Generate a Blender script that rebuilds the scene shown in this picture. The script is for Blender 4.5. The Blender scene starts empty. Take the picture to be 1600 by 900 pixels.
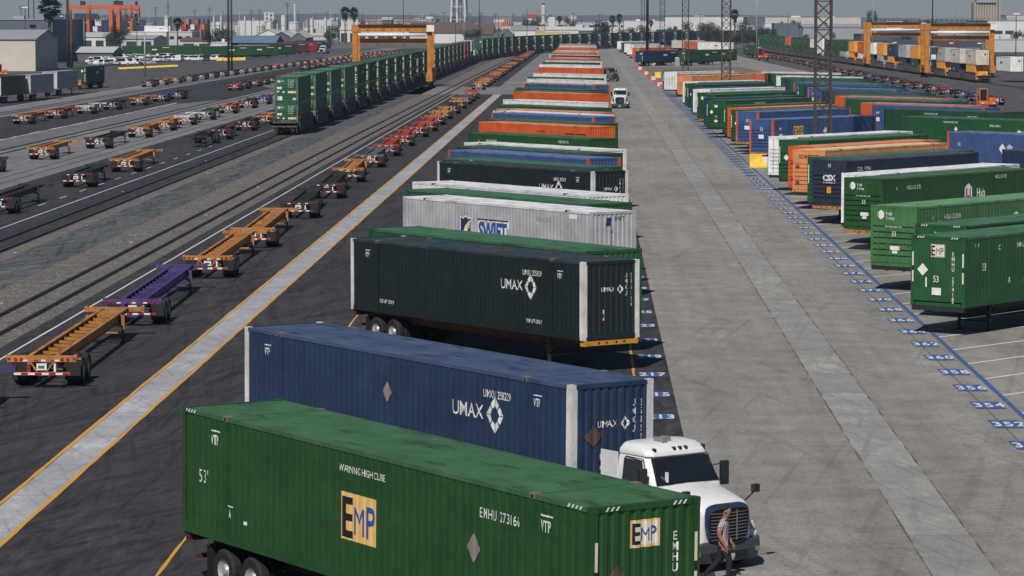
import bpy, bmesh, math, random
from mathutils import Vector, Matrix
R = math.radians
random.seed(7)
HAZE = .000085
SC = bpy.context.scene
C = SC.collection

# ------------------------------------------------------------------ camera
F, CH, VX, VY = 4930.0, 13.1, 918.0, 26.0            # focal in px (1600 wide), camera height, vanishing point
TH = math.atan((450 - VY) / F); YAW = math.atan2((VX - 800) / F, 1.0)
cam = bpy.data.cameras.new('camera'); co = bpy.data.objects.new('camera', cam); C.objects.link(co)
cam.sensor_width = 36; cam.lens = F / 1600 * 36; cam.clip_start = 1; cam.clip_end = 30000
co.location = (0, 0, CH); co.rotation_euler = (math.pi / 2 - TH, 0, YAW)
SC.camera = co
RM = co.rotation_euler.to_matrix()

def ray(px, py):
    return RM @ Vector(((px - 800) / F, (450 - py) / F, -1.0))
def G(px, py, z=0.0):
    d = ray(px, py); t = (z - CH) / d.z
    return Vector((d.x * t, d.y * t, z))
def AT(px, py, Y):
    d = ray(px, py); t = Y / d.y
    return Vector((d.x * t, Y, CH + d.z * t))

# ------------------------------------------------------------------ light
SUN_EL, SUN_AZ = 46.0, 15.0                          # shadows fall 15 deg to the right of +Y
W = bpy.data.worlds.new('World'); SC.world = W; W.use_nodes = True
nt = W.node_tree; nt.nodes.clear()
sky = nt.nodes.new('ShaderNodeTexSky'); sky.sky_type = 'NISHITA'; sky.sun_disc = False
sky.sun_elevation = R(SUN_EL); sky.sun_rotation = R(180 + SUN_AZ)
sky.air_density = 1.0; sky.dust_density = 0.0; sky.ozone_density = 8.0
bg = nt.nodes.new('ShaderNodeBackground'); bg.inputs[1].default_value = 0.044
wo = nt.nodes.new('ShaderNodeOutputWorld')
nt.links.new(sky.outputs[0], bg.inputs[0]); nt.links.new(bg.outputs[0], wo.inputs[0])
sl = bpy.data.lights.new('sun', 'SUN'); sl.energy = 4.1; sl.angle = R(0.5); sl.color = (1.0, 0.955, 0.89)
so = bpy.data.objects.new('sun', sl); C.objects.link(so)
sd = Vector((-math.sin(R(SUN_AZ)) * math.cos(R(SUN_EL)), -math.cos(R(SUN_AZ)) * math.cos(R(SUN_EL)), math.sin(R(SUN_EL))))
so.rotation_euler = (-sd).to_track_quat('-Z', 'Y').to_euler()
vs = SC.view_settings; SC.display_settings.display_device = 'sRGB'
vs.view_transform = 'Standard'; vs.look = 'None'; vs.exposure = 0.0; vs.gamma = 1.0; vs.use_curve_mapping = False
SC.cycles.max_bounces = 6; SC.cycles.diffuse_bounces = 2; SC.cycles.glossy_bounces = 3
SC.cycles.volume_bounces = 0; SC.cycles.use_denoising = True

# ------------------------------------------------------------------ node material helpers
class NT:
    def __init__(s, name):
        s.m = bpy.data.materials.new(name); s.m.use_nodes = True
        s.t = s.m.node_tree; s.b = s.t.nodes['Principled BSDF']; s._tc = None
    def n(s, typ, **kw):
        x = s.t.nodes.new(typ)
        for k, v in kw.items(): setattr(x, k, v)
        return x
    def l(s, a, b): s.t.links.new(a, b)
    def coord(s, which='Object', scale=(1, 1, 1), rot=0):
        if s._tc is None: s._tc = s.n('ShaderNodeTexCoord')
        src = s._tc.outputs[which]
        if rot:
            m0 = s.n('ShaderNodeMapping'); m0.inputs['Rotation'].default_value = (0, 0, rot); s.l(src, m0.inputs[0]); src = m0.outputs[0]
        mp = s.n('ShaderNodeMapping'); mp.inputs['Scale'].default_value = scale
        s.l(src, mp.inputs[0]); return mp.outputs[0]
    def noise(s, vec, scale, detail=4, rough=.6, off=None):
        x = s.n('ShaderNodeTexNoise'); x.inputs['Scale'].default_value = scale
        x.inputs['Detail'].default_value = detail; x.inputs['Roughness'].default_value = rough
        if off is not None:
            a = s.n('ShaderNodeVectorMath', operation='ADD'); s.l(vec, a.inputs[0]); s.l(off, a.inputs[1]); vec = a.outputs[0]
        s.l(vec, x.inputs['Vector']); return x.outputs['Fac']
    def ramp(s, fac, a, b, lo=0.0, hi=1.0):
        x = s.n('ShaderNodeMapRange'); x.inputs[1].default_value = a; x.inputs[2].default_value = b
        x.inputs[3].default_value = lo; x.inputs[4].default_value = hi; x.clamp = True
        s.l(fac, x.inputs[0]); return x.outputs[0]
    def math(s, op, a, b=None):
        x = s.n('ShaderNodeMath', operation=op)
        for i, v in enumerate((a, b)):
            if v is None: continue
            if isinstance(v, (int, float)): x.inputs[i].default_value = v
            else: s.l(v, x.inputs[i])
        return x.outputs[0]
    def mix(s, fac, a, b, mode='MIX'):
        x = s.n('ShaderNodeMix', data_type='RGBA', blend_type=mode)
        for i, v in ((0, fac), (6, a), (7, b)):
            if isinstance(v, (int, float)): x.inputs[i].default_value = v
            elif isinstance(v, tuple): x.inputs[i].default_value = (v[0], v[1], v[2], 1)
            else: s.l(v, x.inputs[i])
        return x.outputs[2]
    def mul(s, col, fac):                                   # colour times grey factor
        x = s.n('ShaderNodeMix', data_type='RGBA', blend_type='MULTIPLY'); x.inputs[0].default_value = 1
        if isinstance(col, tuple): x.inputs[6].default_value = (*col, 1)
        else: s.l(col, x.inputs[6])
        s.l(fac, x.inputs[7]); return x.outputs[2]
    def done(s, col, rough=.7, bump=None, strength=.2, dist=.02, metal=0.0, spec=None):
        if isinstance(col, tuple): s.b.inputs['Base Color'].default_value = (*col, 1)
        else: s.l(col, s.b.inputs['Base Color'])
        if isinstance(rough, (int, float)): s.b.inputs['Roughness'].default_value = rough
        else: s.l(rough, s.b.inputs['Roughness'])
        s.b.inputs['Metallic'].default_value = metal
        if spec is not None: s.b.inputs['Specular IOR Level'].default_value = spec
        if bump is not None:
            bn = s.n('ShaderNodeBump'); bn.inputs['Strength'].default_value = strength; bn.inputs['Distance'].default_value = dist
            s.l(bump, bn.inputs['Height']); s.l(bn.outputs[0], s.b.inputs['Normal'])
        return s.m

_mc = {}
def paint(key, col, rough=.5, dirt=.35, rust=.0, streak=.25, chalk=0.0):
    """weathered paint: grime streaks running down, blotches, some rust flecks, chalky fading"""
    k = ('p', key)
    if k in _mc: return _mc[k]
    s = NT(key + '_paint')
    oi = s.n('ShaderNodeObjectInfo'); off = s.n('ShaderNodeVectorMath', operation='SCALE')
    s.l(oi.outputs['Location'], off.inputs[0]); off.inputs['Scale'].default_value = 0.37; off = off.outputs[0]
    v = s.coord('Object'); vs_ = s.coord('Object', (5.0, 5.0, .35))
    big = s.noise(v, .9, 3, .6, off); fine = s.noise(v, 9, 5, .7, off); st = s.noise(vs_, 2.2, 4, .65, off)
    c = s.mix(s.ramp(big, .3, .7), tuple(x * (1 - .28 * dirt * 2) for x in col), tuple(min(1, x * (1 + .22 * dirt * 2)) for x in col))
    c = s.mul(c, s.ramp(fine, .25, .75, 1 - .28 * dirt, 1 + .16 * dirt))
    g = sum(col) / 3
    dust = tuple(.55 * x + .45 * (g * .9 + .035) for x in col)
    c = s.mix(s.math('MULTIPLY', s.ramp(st, .52, .72), streak), c, dust)
    c = s.mix(s.math('MULTIPLY', s.ramp(st, .48, .3), streak), c, tuple(x * .55 for x in col))
    if chalk: c = s.mix(s.math('MULTIPLY', s.ramp(big, .35, .65, .4, 1.0), chalk), c, tuple(.45 * x + .55 * (g + .10) for x in col))
    if rust:
        rn = s.noise(v, 3.3, 6, .75, off)
        c = s.mix(s.ramp(rn, .72 - .16 * rust, .76 - .13 * rust), c, (.10, .035, .015))
    sc_ = s.noise(s.coord('Object', (1.2, 1.2, 7.0)), 3.0, 5, .75, off); patch = s.noise(v, .55, 2, .5, off)
    c = s.mix(s.math('MULTIPLY', s.ramp(sc_, .62, .68, 0, .55 * min(1, dirt * 2)), s.ramp(patch, .50, .58)), c, tuple(.4 * x + .6 * (g + .14) for x in col))
    dr = s.noise(s.coord('Object', (11.0, 11.0, .22)), 1.0, 4, .7, off); c = s.mix(s.math('MULTIPLY', s.ramp(dr, .60, .68), .45 * streak * 2), c, tuple(.5 * x + .5 * y for x, y in zip(col, (.11, .05, .025))))
    m = s.done(c, s.ramp(fine, .3, .7, rough - .08, rough + .15), s.noise(v, 1.5, 3, .5, off), .6, .04)
    _mc[k] = m; return m
def plain(key, col, rough=.6, metal=0.0, spec=None, var=.12, scale=4.0):
    k = ('q', key)
    if k in _mc: return _mc[k]
    s = NT(key)
    v = s.coord('Object'); f = s.noise(v, scale, 4, .65)
    m = s.done(s.mul(col, s.ramp(f, .25, .75, 1 - var, 1 + var)), rough, metal=metal, spec=spec)
    _mc[k] = m; return m

COL = {  # (wall paint, roof fade factor)
    'green': (.014, .070, .016), 'light_green': (.055, .165, .055), 'dark_green': (.014, .055, .026), 'mid_green': (.015, .082, .026),
    'train_green': (.020, .105, .052), 'csx_blue': (.020, .029, .052), 'navy': (.017, .036, .085), 'blue': (.045, .085, .215), 'dark_blue': (.018, .03, .10), 'black': (.007, .015, .017),
    'orange': (.62, .10, .015), 'pale_orange': (.68, .26, .10), 'brick_orange': (.50, .13, .06), 'white': (.78, .78, .76), 'grey': (.36, .36, .38),
    'light_grey': (.42, .42, .43), 'yellow': (.82, .34, .03), 'red': (.42, .03, .03), 'cream': (.62, .55, .45), 'slate': (.05, .065, .09), 'brown': (.09, .045, .035)}
def cpaint(k, rusty=.0): return paint(k, COL[k], rust=rusty)
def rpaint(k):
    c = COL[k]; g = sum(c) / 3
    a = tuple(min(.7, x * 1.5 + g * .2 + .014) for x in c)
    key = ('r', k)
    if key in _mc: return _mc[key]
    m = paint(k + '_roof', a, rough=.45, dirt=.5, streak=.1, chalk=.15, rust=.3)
    nt_ = m.node_tree; b = nt_.nodes['Principled BSDF']; src = b.inputs['Base Color'].links[0].from_socket      # rain pools and scrape marks on roofs
    tc = nt_.nodes.new('ShaderNodeTexCoord'); mp = nt_.nodes.new('ShaderNodeMapping'); mp.inputs['Scale'].default_value = (.8, 2.6, 1); no = nt_.nodes.new('ShaderNodeTexNoise'); no.inputs['Scale'].default_value = .9; no.inputs['Detail'].default_value = 5
    oi = nt_.nodes.new('ShaderNodeObjectInfo'); va = nt_.nodes.new('ShaderNodeVectorMath'); va.operation = 'ADD'; nt_.links.new(tc.outputs['Object'], va.inputs[0]); nt_.links.new(oi.outputs['Location'], va.inputs[1])
    nt_.links.new(va.outputs[0], mp.inputs[0]); nt_.links.new(mp.outputs[0], no.inputs['Vector'])
    mr = nt_.nodes.new('ShaderNodeMapRange'); mr.inputs[1].default_value = .57; mr.inputs[2].default_value = .66; mr.inputs[3].default_value = 0; mr.inputs[4].default_value = .62; nt_.links.new(no.outputs['Fac'], mr.inputs[0])
    mx = nt_.nodes.new('ShaderNodeMix'); mx.data_type = 'RGBA'; nt_.links.new(mr.outputs[0], mx.inputs[0]); nt_.links.new(src, mx.inputs[6]); mx.inputs[7].default_value = (a[0] * .3, a[1] * .3, a[2] * .3, 1); nt_.links.new(mx.outputs[2], b.inputs['Base Color'])
    _mc[key] = m; return m
M = dict(
    white=plain('white_paint', (.74, .74, .72), .45), cream=plain('cream_sticker', (.72, .66, .52), .5),
    black=plain('black_steel', (.012, .012, .013), .5), rubber=plain('tyre_rubber', (.014, .014, .015), .8, var=.3),
    rim=plain('wheel_rim', (.42, .42, .42), .45, .3), dark=plain('dark_steel', (.028, .028, .03), .6, var=.3),
    red=plain('red_reflector', (.34, .02, .02), .35), amber=plain('amber_lamp', (.75, .25, .02), .35),
    steel=plain('galvanised_steel', (.30, .31, .32), .45, .4), rustm=paint('rust', (.10, .045, .022), rough=.8, dirt=.8),
    glass=plain('dark_window_glass', (.012, .015, .018), .06, spec=.8, var=.0), chrome=plain('chrome', (.62, .63, .65), .18, 1.0, var=.03),
    floor=plain('underfloor_steel', (.02, .018, .016), .8, var=.3), yellow=plain('safety_yellow', (.78, .48, .03), .5),
    blue=plain('marking_blue', (.02, .09, .32), .5), navy=plain('marking_navy', (.02, .03, .12), .5), magenta=plain('marking_magenta', (.45, .03, .16), .5),
    gold=plain('marking_gold', (.80, .50, .17), .5), placard=plain('grey_placard', (.26, .21, .20), .45), brownplac=plain('brown_placard', (.11, .065, .05), .5),
    orange=plain('orange_sticker', (.72, .25, .02), .5), plastic=plain('black_plastic', (.018, .019, .02), .45), bluechr=plain('blue_tinted_chrome', (.07, .10, .20), .25, .7, var=.02))

# ------------------------------------------------------------------ mesh helpers
class MB:
    def __init__(s): s.v = []; s.f = []; s.m = []
    def add(s, vs, fs, m=0, X=None):
        n = len(s.v)
        for p in vs:
            p = Vector(p); s.v.append(X @ p if X is not None else p)
        for f in fs: s.f.append([n + i for i in f]); s.m.append(m)
        return s
    def box(s, x0, x1, y0, y1, z0, z1, m=0, X=None):
        vs = [(x, y, z) for x in (x0, x1) for y in (y0, y1) for z in (z0, z1)]
        return s.add(vs, [(0, 1, 3, 2), (4, 6, 7, 5), (0, 4, 5, 1), (2, 3, 7, 6), (0, 2, 6, 4), (1, 5, 7, 3)], m, X)
    def bar(s, p, q, w, h, m=0):
        p, q = Vector(p), Vector(q); d = (q - p).normalized()
        up = Vector((0, 0, 1)) if abs(d.z) < .95 else Vector((0, 1, 0))
        a = d.cross(up).normalized() * w / 2; b = a.cross(d).normalized() * h / 2
        vs = [p + a + b, p - a + b, p - a - b, p + a - b, q + a + b, q - a + b, q - a - b, q + a - b]
        return s.add(vs, [(0, 1, 2, 3), (7, 6, 5, 4), (0, 4, 5, 1), (1, 5, 6, 2), (2, 6, 7, 3), (3, 7, 4, 0)], m)
    def cyl(s, p, q, r, n=12, m=0, r2=None, caps=True):
        p, q = Vector(p), Vector(q); d = (q - p).normalized(); r2 = r if r2 is None else r2
        up = Vector((0, 0, 1)) if abs(d.z) < .95 else Vector((1, 0, 0))
        a = d.cross(up).normalized(); b = a.cross(d)
        vs = []
        for c, rr in ((p, r), (q, r2)):
            for i in range(n):
                t = 2 * math.pi * i / n; vs.append(c + (a * math.cos(t) + b * math.sin(t)) * rr)
        fs = [(i, (i + 1) % n, n + (i + 1) % n, n + i) for i in range(n)]
        if caps: fs += [tuple(range(n))[::-1], tuple(range(n, 2 * n))]
        return s.add(vs, fs, m)
    def lathe(s, prof, ctr=(0, 0, 0), n=16, m=0, axis='z', ms=None):
        base = len(s.v)
        for (r, h) in prof:
            for i in range(n):
                t = 2 * math.pi * i / n; x, y = r * math.cos(t), r * math.sin(t)
                p = (x, y, h) if axis == 'z' else ((x, h, y) if axis == 'y' else (h, x, y))
                s.v.append(Vector(p) + Vector(ctr))
        for k in range(len(prof) - 1):
            for i in range(n):
                j = (i + 1) % n
                s.f.append([base + k * n + i, base + k * n + j, base + (k + 1) * n + j, base + (k + 1) * n + i])
                s.m.append(ms[k] if ms else m)
        return s
    def quad(s, a, b, c, d, m=0): return s.add([a, b, c, d], [(0, 1, 2, 3)], m)
    def build(s, name, mats, parent=None, loc=None, bevel=0, smooth=False, seg=2):
        me = bpy.data.meshes.new(name); me.from_pydata([tuple(v) for v in s.v], [], s.f)
        if not isinstance(mats, (list, tuple)): mats = [mats]
        for mt in mats: me.materials.append(mt)
        for p, i in zip(me.polygons, s.m): p.material_index = i; p.use_smooth = smooth
        me.update()
        o = bpy.data.objects.new(name, me); C.objects.link(o)
        if parent is not None: o.parent = parent
        if loc is not None: o.location = loc
        if bevel:
            b = o.modifiers.new('bevel', 'BEVEL'); b.width = bevel; b.segments = seg; b.limit_method = 'ANGLE'; b.angle_limit = R(35)
            for p in me.polygons: p.use_smooth = True
            b.harden_normals = False
            try: me.set_sharp_from_angle(angle=R(50))
            except Exception: pass
        return o
def tag(o, label=None, cat=None, group=None, kind=None):
    if label: o['label'] = label
    if cat: o['category'] = cat
    if group: o['group'] = group
    if kind: o['kind'] = kind
    return o
def empty(name, loc=(0, 0, 0), rz=0.0):
    o = bpy.data.objects.new(name, None); C.objects.link(o); o.location = loc; o.rotation_euler = (0, 0, rz); o.empty_display_size = .3
    return o
KIDS = {}
def kids(o): return [c for c in bpy.data.objects if c.parent is o]
def copy_tree(o, parent=None):
    c = o.copy(); C.objects.link(c)
    for k in ('label', 'group'):
        if parent is None and k in c: del c[k]
    if parent is not None: c.parent = parent
    for ch in CH_CACHE[o.name]: copy_tree(ch, c) if ch.name in CH_CACHE else None
    return c
CH_CACHE = {}
def cache_tree(o):
    CH_CACHE[o.name] = list(o.children)
    for ch in o.children: cache_tree(ch)
ONES = 'zeroth first second third fourth fifth sixth seventh eighth ninth tenth eleventh twelfth thirteenth fourteenth fifteenth sixteenth seventeenth eighteenth nineteenth'.split()
TENS = {2: 'twenty', 3: 'thirty', 4: 'forty', 5: 'fifty', 6: 'sixty', 7: 'seventy', 8: 'eighty'}
def nth(n):
    if n < 20: return ONES[n]
    t, u = divmod(n, 10)
    return (TENS[t][:-1] + 'ieth') if u == 0 else TENS[t] + '-' + ONES[u]

_tx = {}
def text2d(s, h=1.0, narrow=1.0, bold=0.0, track=1.0):
    """glyph outlines of a string as a flat mesh: (verts, faces, width); cap height h"""
    k = (s, h, narrow, bold, track)
    if k in _tx: return _tx[k]
    cu = bpy.data.curves.new('glyphs', 'FONT'); cu.body = s; cu.size = 1.0; cu.resolution_u = 3; cu.offset = bold; cu.space_character = track
    o = bpy.data.objects.new('glyphs', cu)
    me = bpy.data.meshes.new_from_object(o)
    k_ = h / .69
    vs = [(v.co.x * k_ * narrow, v.co.y * k_) for v in me.vertices]; fs = [list(p.vertices) for p in me.polygons]
    w = max(v[0] for v in vs) if vs else 0; x0 = min(v[0] for v in vs) if vs else 0
    vs = [(x - x0, y) for x, y in vs]
    bpy.data.objects.remove(o); bpy.data.curves.remove(cu); bpy.data.meshes.remove(me)
    _tx[k] = (vs, fs, w - x0); return _tx[k]

L53, WD, HC = 16.15, 2.59, 2.9
SP, SDEP = .28, .014            # side corrugation pitch / depth
EP, EDEP = .26, .032            # end corrugation
def prof(t, p, dep):
    u = (t / p) % 1.0
    if u < .46: return 0.0
    if u < .58: return dep * (u - .46) / .12
    if u < .88: return dep
    return dep * (1 - (u - .88) / .12)
def breaks(a, b, p):
    out = []; k = math.floor(a / p) - 1
    while k * p < b + p:
        for u in (0, .46, .58, .88):
            t = (k + u) * p
            if a < t < b: out.append(t)
        k += 1
    return out
def decal(mb, vs, fs, face, u0, v0, L=L53, corr=True, m=0, eps=.006, mirror=False):
    """lay flat outlines on a container face so that they follow its corrugation. face: side, nose, door"""
    bm = bmesh.new()
    bv = [bm.verts.new((u0 + x, v0 + y, 0)) for x, y in vs]
    for f in fs:
        try: bm.faces.new([bv[i] for i in f])
        except ValueError: pass
    if face == 'door': corr = False; eps = max(eps, .004) if eps > .01 else eps - .014
    per, dep = (SP, SDEP) if face in ('side', 'farside') else (EP, EDEP)
    if corr:
        xs = [v.co.x for v in bm.verts]
        for t in breaks(min(xs), max(xs), per):
            bmesh.ops.bisect_plane(bm, geom=bm.verts[:] + bm.edges[:] + bm.faces[:], plane_co=(t, 0, 0), plane_no=(1, 0, 0))
    bm.verts.index_update(); out = []
    for v in bm.verts:
        d = (prof(v.co.x, per, dep) if corr else 0) + .012 - eps
        if not corr: d = -eps
        if face == 'side': out.append((v.co.x, -WD / 2 + d, v.co.y))
        elif face == 'nose': out.append((L / 2 - d, v.co.x, v.co.y))
        else: out.append((-L / 2 + d, -v.co.x, v.co.y))
    mb.add(out, [[v.index for v in f.verts] for f in bm.faces], m)
    bm.free()
def dtext(mb, s, face, u0, v0, h, narrow=.8, m=0, corr=True, bold=.005, anchor='l', L=L53, track=1.0, stack=False, dv=1.25, rot=False):
    if stack:
        for i, ch in enumerate(s):
            if ch == ' ': continue
            vs, fs, w = text2d(ch, h, narrow, bold)
            decal(mb, vs, fs, face, u0 - w / 2, v0 - i * h * dv, L, corr, m)
        return
    vs, fs, w = text2d(s, h, narrow, bold, track)
    if anchor == 'c': u0 -= w / 2
    decal(mb, vs, fs, face, u0, v0, L, corr, m)
def rect(x0, y0, x1, y1): return [(x0, y0), (x1, y0), (x1, y1), (x0, y1)], [[0, 1, 2, 3]]
def diamond(r, asp=1.0): return [(0, -r), (r * asp, 0), (0, r), (-r * asp, 0)], [[0, 1, 2, 3]]
def chevrons(r):
    """the open diamond of four folded bands"""
    vs, fs = [], []
    for q in range(4):
        a = math.pi / 2 * q
        for t0, t1, k0, k1 in ((.03, .46, .50, .60), (.54, .97, .60, .50)):
            pts = [(r * t0, r * (1 - t0)), (r * t1, r * (1 - t1)), (r * t1 * k1, r * (1 - t1) * k1), (r * t0 * k0, r * (1 - t0) * k0)]
            n = len(vs)
            vs += [(x * math.cos(a) - y * math.sin(a), x * math.sin(a) + y * math.cos(a)) for x, y in pts]
            fs.append([n + 3, n + 2, n + 1, n])
    return [(x * .8, y) for x, y in vs], fs
def hexagon(r, asp=.9): return [(r * asp * math.sin(math.pi / 3 * i), r * math.cos(math.pi / 3 * i)) for i in range(6)][::-1], [[0, 1, 2, 3, 4, 5]]

# ------------------------------------------------------------------ containers
def corr_wall(mb, a, b, z0, z1, per, dep, fn, m=0):
    ts = [a] + breaks(a, b, per) + [b]
    n = len(mb.v)
    for t in ts:
        d = prof(t, per, dep) + .012
        mb.v.append(Vector(fn(t, d, z0))); mb.v.append(Vector(fn(t, d, z1)))
    for i in range(len(ts) - 1):
        k = n + 2 * i; mb.f.append([k, k + 2, k + 3, k + 1]); mb.m.append(m)
_proto = {}
def container_proto(style):
    if style in _proto: return _proto[style]
    st = STYLES[style]
    col = st['col']; L = st.get('L', L53); h2, w2 = HC, WD / 2
    wall, roofm = cpaint(col, st.get('rust', .0)), rpaint(col)
    postm = M['white'] if st.get('posts') == 'white' else (paint('post_red', (.55, .10, .045), dirt=.4) if st.get('posts') == 'red' else wall)
    if st.get('posts') == 'white': postm = paint('white_post', (.70, .68, .65), dirt=.5, rust=.5, streak=.4)
    root = empty('shipping_container')
    tag(root, None, 'shipping container')
    zb, zt = .20, h2 - .11
    for sgn in (-1, 1):
        mb = MB(); corr_wall(mb, -L / 2 + .16, L / 2 - .16, zb, zt, SP, SDEP, (lambda t, d, z: (t, sgn * (w2 - d), z)))
        mb.build('side_wall', wall, root)
    # end walls
    mb = MB(); corr_wall(mb, -w2 + .12, w2 - .12, zb, zt, EP, EDEP, (lambda t, d, z: (L / 2 - d, t, z)))
    mb.build('end_wall', wall, root)
    if st.get('door', 'ribs') == 'corr':
        mb = MB(); corr_wall(mb, -w2 + .12, w2 - .12, zb, zt, EP * .5, .012, (lambda t, d, z: (-L / 2 + d, -t, z)))
        mb.build('end_wall', wall, root)
    else:
        for sgn in (-1, 1):
            mb = MB(); ya, yb_ = sorted((sgn * .01, sgn * (w2 - .13))); mb.box(-L / 2 + .07, -L / 2 + .10, ya, yb_, zb - .03, zt)
            zs = [zb - .03, .50, .78, 1.06, 1.34, 1.62, 1.90, zt + .04]
            for za, zc in zip(zs, zs[1:]):
                mb.box(-L / 2 + .012, -L / 2 + .072, ya, yb_, za + (.0 if za == zs[0] else .035), zc - .04)
            d = mb.build('door', wall, root)
            rb = MB()
            for yy in (.32, .85):
                rb.cyl((-L / 2 - .018, sgn * yy, zb - .05), (-L / 2 - .018, sgn * yy, zt + .02), .018, 6)
                rb.box(-L / 2 - .04, -L / 2 + .0, sgn * yy - .05, sgn * yy + .05, 1.0, 1.06)
            rb.build('lock_rod', M['steel'] if st.get('rods') else wall, d)
    # roof, corrugated across
    mb = MB(); p, dep = .21, .018; x = -L / 2 + .12; nseg = int((L - .24) / p)
    for i in range(nseg):
        x0 = x + i * p
        pts = [(x0, h2 - .02), (x0 + p * .5, h2 - .02), (x0 + p * .6, h2 - .02 - dep), (x0 + p * .9, h2 - .02 - dep), (x0 + p, h2 - .02)]
        for (xa, za), (xb, zc) in zip(pts, pts[1:]):
            mb.quad((xa, -w2 + .05, za), (xb, -w2 + .05, zc), (xb, w2 - .05, zc), (xa, w2 - .05, za))
    mb.box(x + nseg * p, L / 2 - .06, -w2 + .05, w2 - .05, h2 - .05, h2 - .02)
    for xx in (-L / 2 + 2.0, L / 2 - 2.0): mb.box(xx - .07, xx + .07, -w2 + .06, w2 - .06, h2 - .03, h2 - .006)
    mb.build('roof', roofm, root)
    # rails + under floor
    mb = MB()
    for sgn in (-1, 1):
        y0, y1 = sorted((sgn * w2, sgn * (w2 - .07)))
        mb.box(-L / 2 + .16, L / 2 - .16, y0, y1, h2 - .11, h2 - .012)
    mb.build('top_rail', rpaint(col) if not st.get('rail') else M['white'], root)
    mb = MB()
    for sgn in (-1, 1):
        y0, y1 = sorted((sgn * (w2 - .004), sgn * (w2 - .08)))
        mb.box(-L / 2 + .16, L / 2 - .16, y0, y1, .0, zb)
        y0, y1 = sorted((sgn * (w2 + .012), sgn * (w2 - .01)))
        mb.box(-L / 2 + .2, L / 2 - .2, y0, y1, .0, .03)
    for sgn in (-1, 1):
        x0, x1 = sorted((sgn * L / 2, sgn * (L / 2 - .1)))
        mb.box(x0, x1, -w2 + .2, w2 - .2, 0, zb + (.02 if sgn > 0 else -.05))
        mb.box(x0, x1, -w2 + .2, w2 - .2, h2 - .12, h2 - .008)
    mb.build('bottom_rail', wall, root)
    mb = MB(); mb.box(-L / 2 + .1, L / 2 - .1, -w2 + .08, w2 - .08, .12, .16)
    for i in range(int(L / .6)): mb.box(-L / 2 + .3 + i * .6, -L / 2 + .36 + i * .6, -w2 + .08, w2 - .08, .02, .12)
    mb.build('underfloor', M['floor'], root)
    wp = .2 if st.get('posts') else .13
    for sx in (-1, 1):
        for sy in (-1, 1):
            mb = MB()
            x0, x1 = sorted((sx * (L / 2 + .003), sx * (L / 2 - wp - .0))); y0, y1 = sorted((sy * (w2 + .003), sy * (w2 - .06)))
            mb.box(x0, x1, y0, y1, .12, h2 - .12)
            x0, x1 = sorted((sx * (L / 2 + .0035), sx * (L / 2 - .06))); y0, y1 = sorted((sy * (w2 - .061), sy * (w2 - wp)))
            mb.box(x0, x1, y0, y1, .12, h2 - .12)
            for z in (0, h2 - .118):
                x0, x1 = sorted((sx * (L / 2 + .006), sx * (L / 2 - .178))); y0, y1 = sorted((sy * (w2 + .006), sy * (w2 - .16)))
                mb.box(x0, x1, y0, y1, z, z + .118)
            mb.build('corner_post', postm, root)
    if L > 14:
        for sx in (-1, 1):
            for sy in (-1, 1):
                mb = MB(); xx = sx * (L / 2 - 2.0)
                y0, y1 = sorted((sy * (w2 + .004), sy * (w2 - .05)))
                mb.box(xx - .09, xx + .09, y0, y1, .02, h2 - .10)
                y0, y1 = sorted((sy * (w2 + .007), sy * (w2 - .16)))
                mb.box(xx - .1, xx + .1, y0, y1, h2 - .10, h2 + .012, 1)
                mb.box(xx - .045, xx + .045, *sorted((sy * (w2 + .012), sy * (w2 - .02))), h2 - .085, h2 - .025, 2)
                mb.build('lifting_post', [wall, paint('casting', (.20, .15, .11), rust=.6), M['black']], root)
    if 'deco' in st: st['deco'](root, L)
    cache_tree(root)
    _proto[style] = [root, False]
    return _proto[style]
def parts(root, named):
    for name, mb, mats in named:
        if mb.f: mb.build(name, mats, root)

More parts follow.
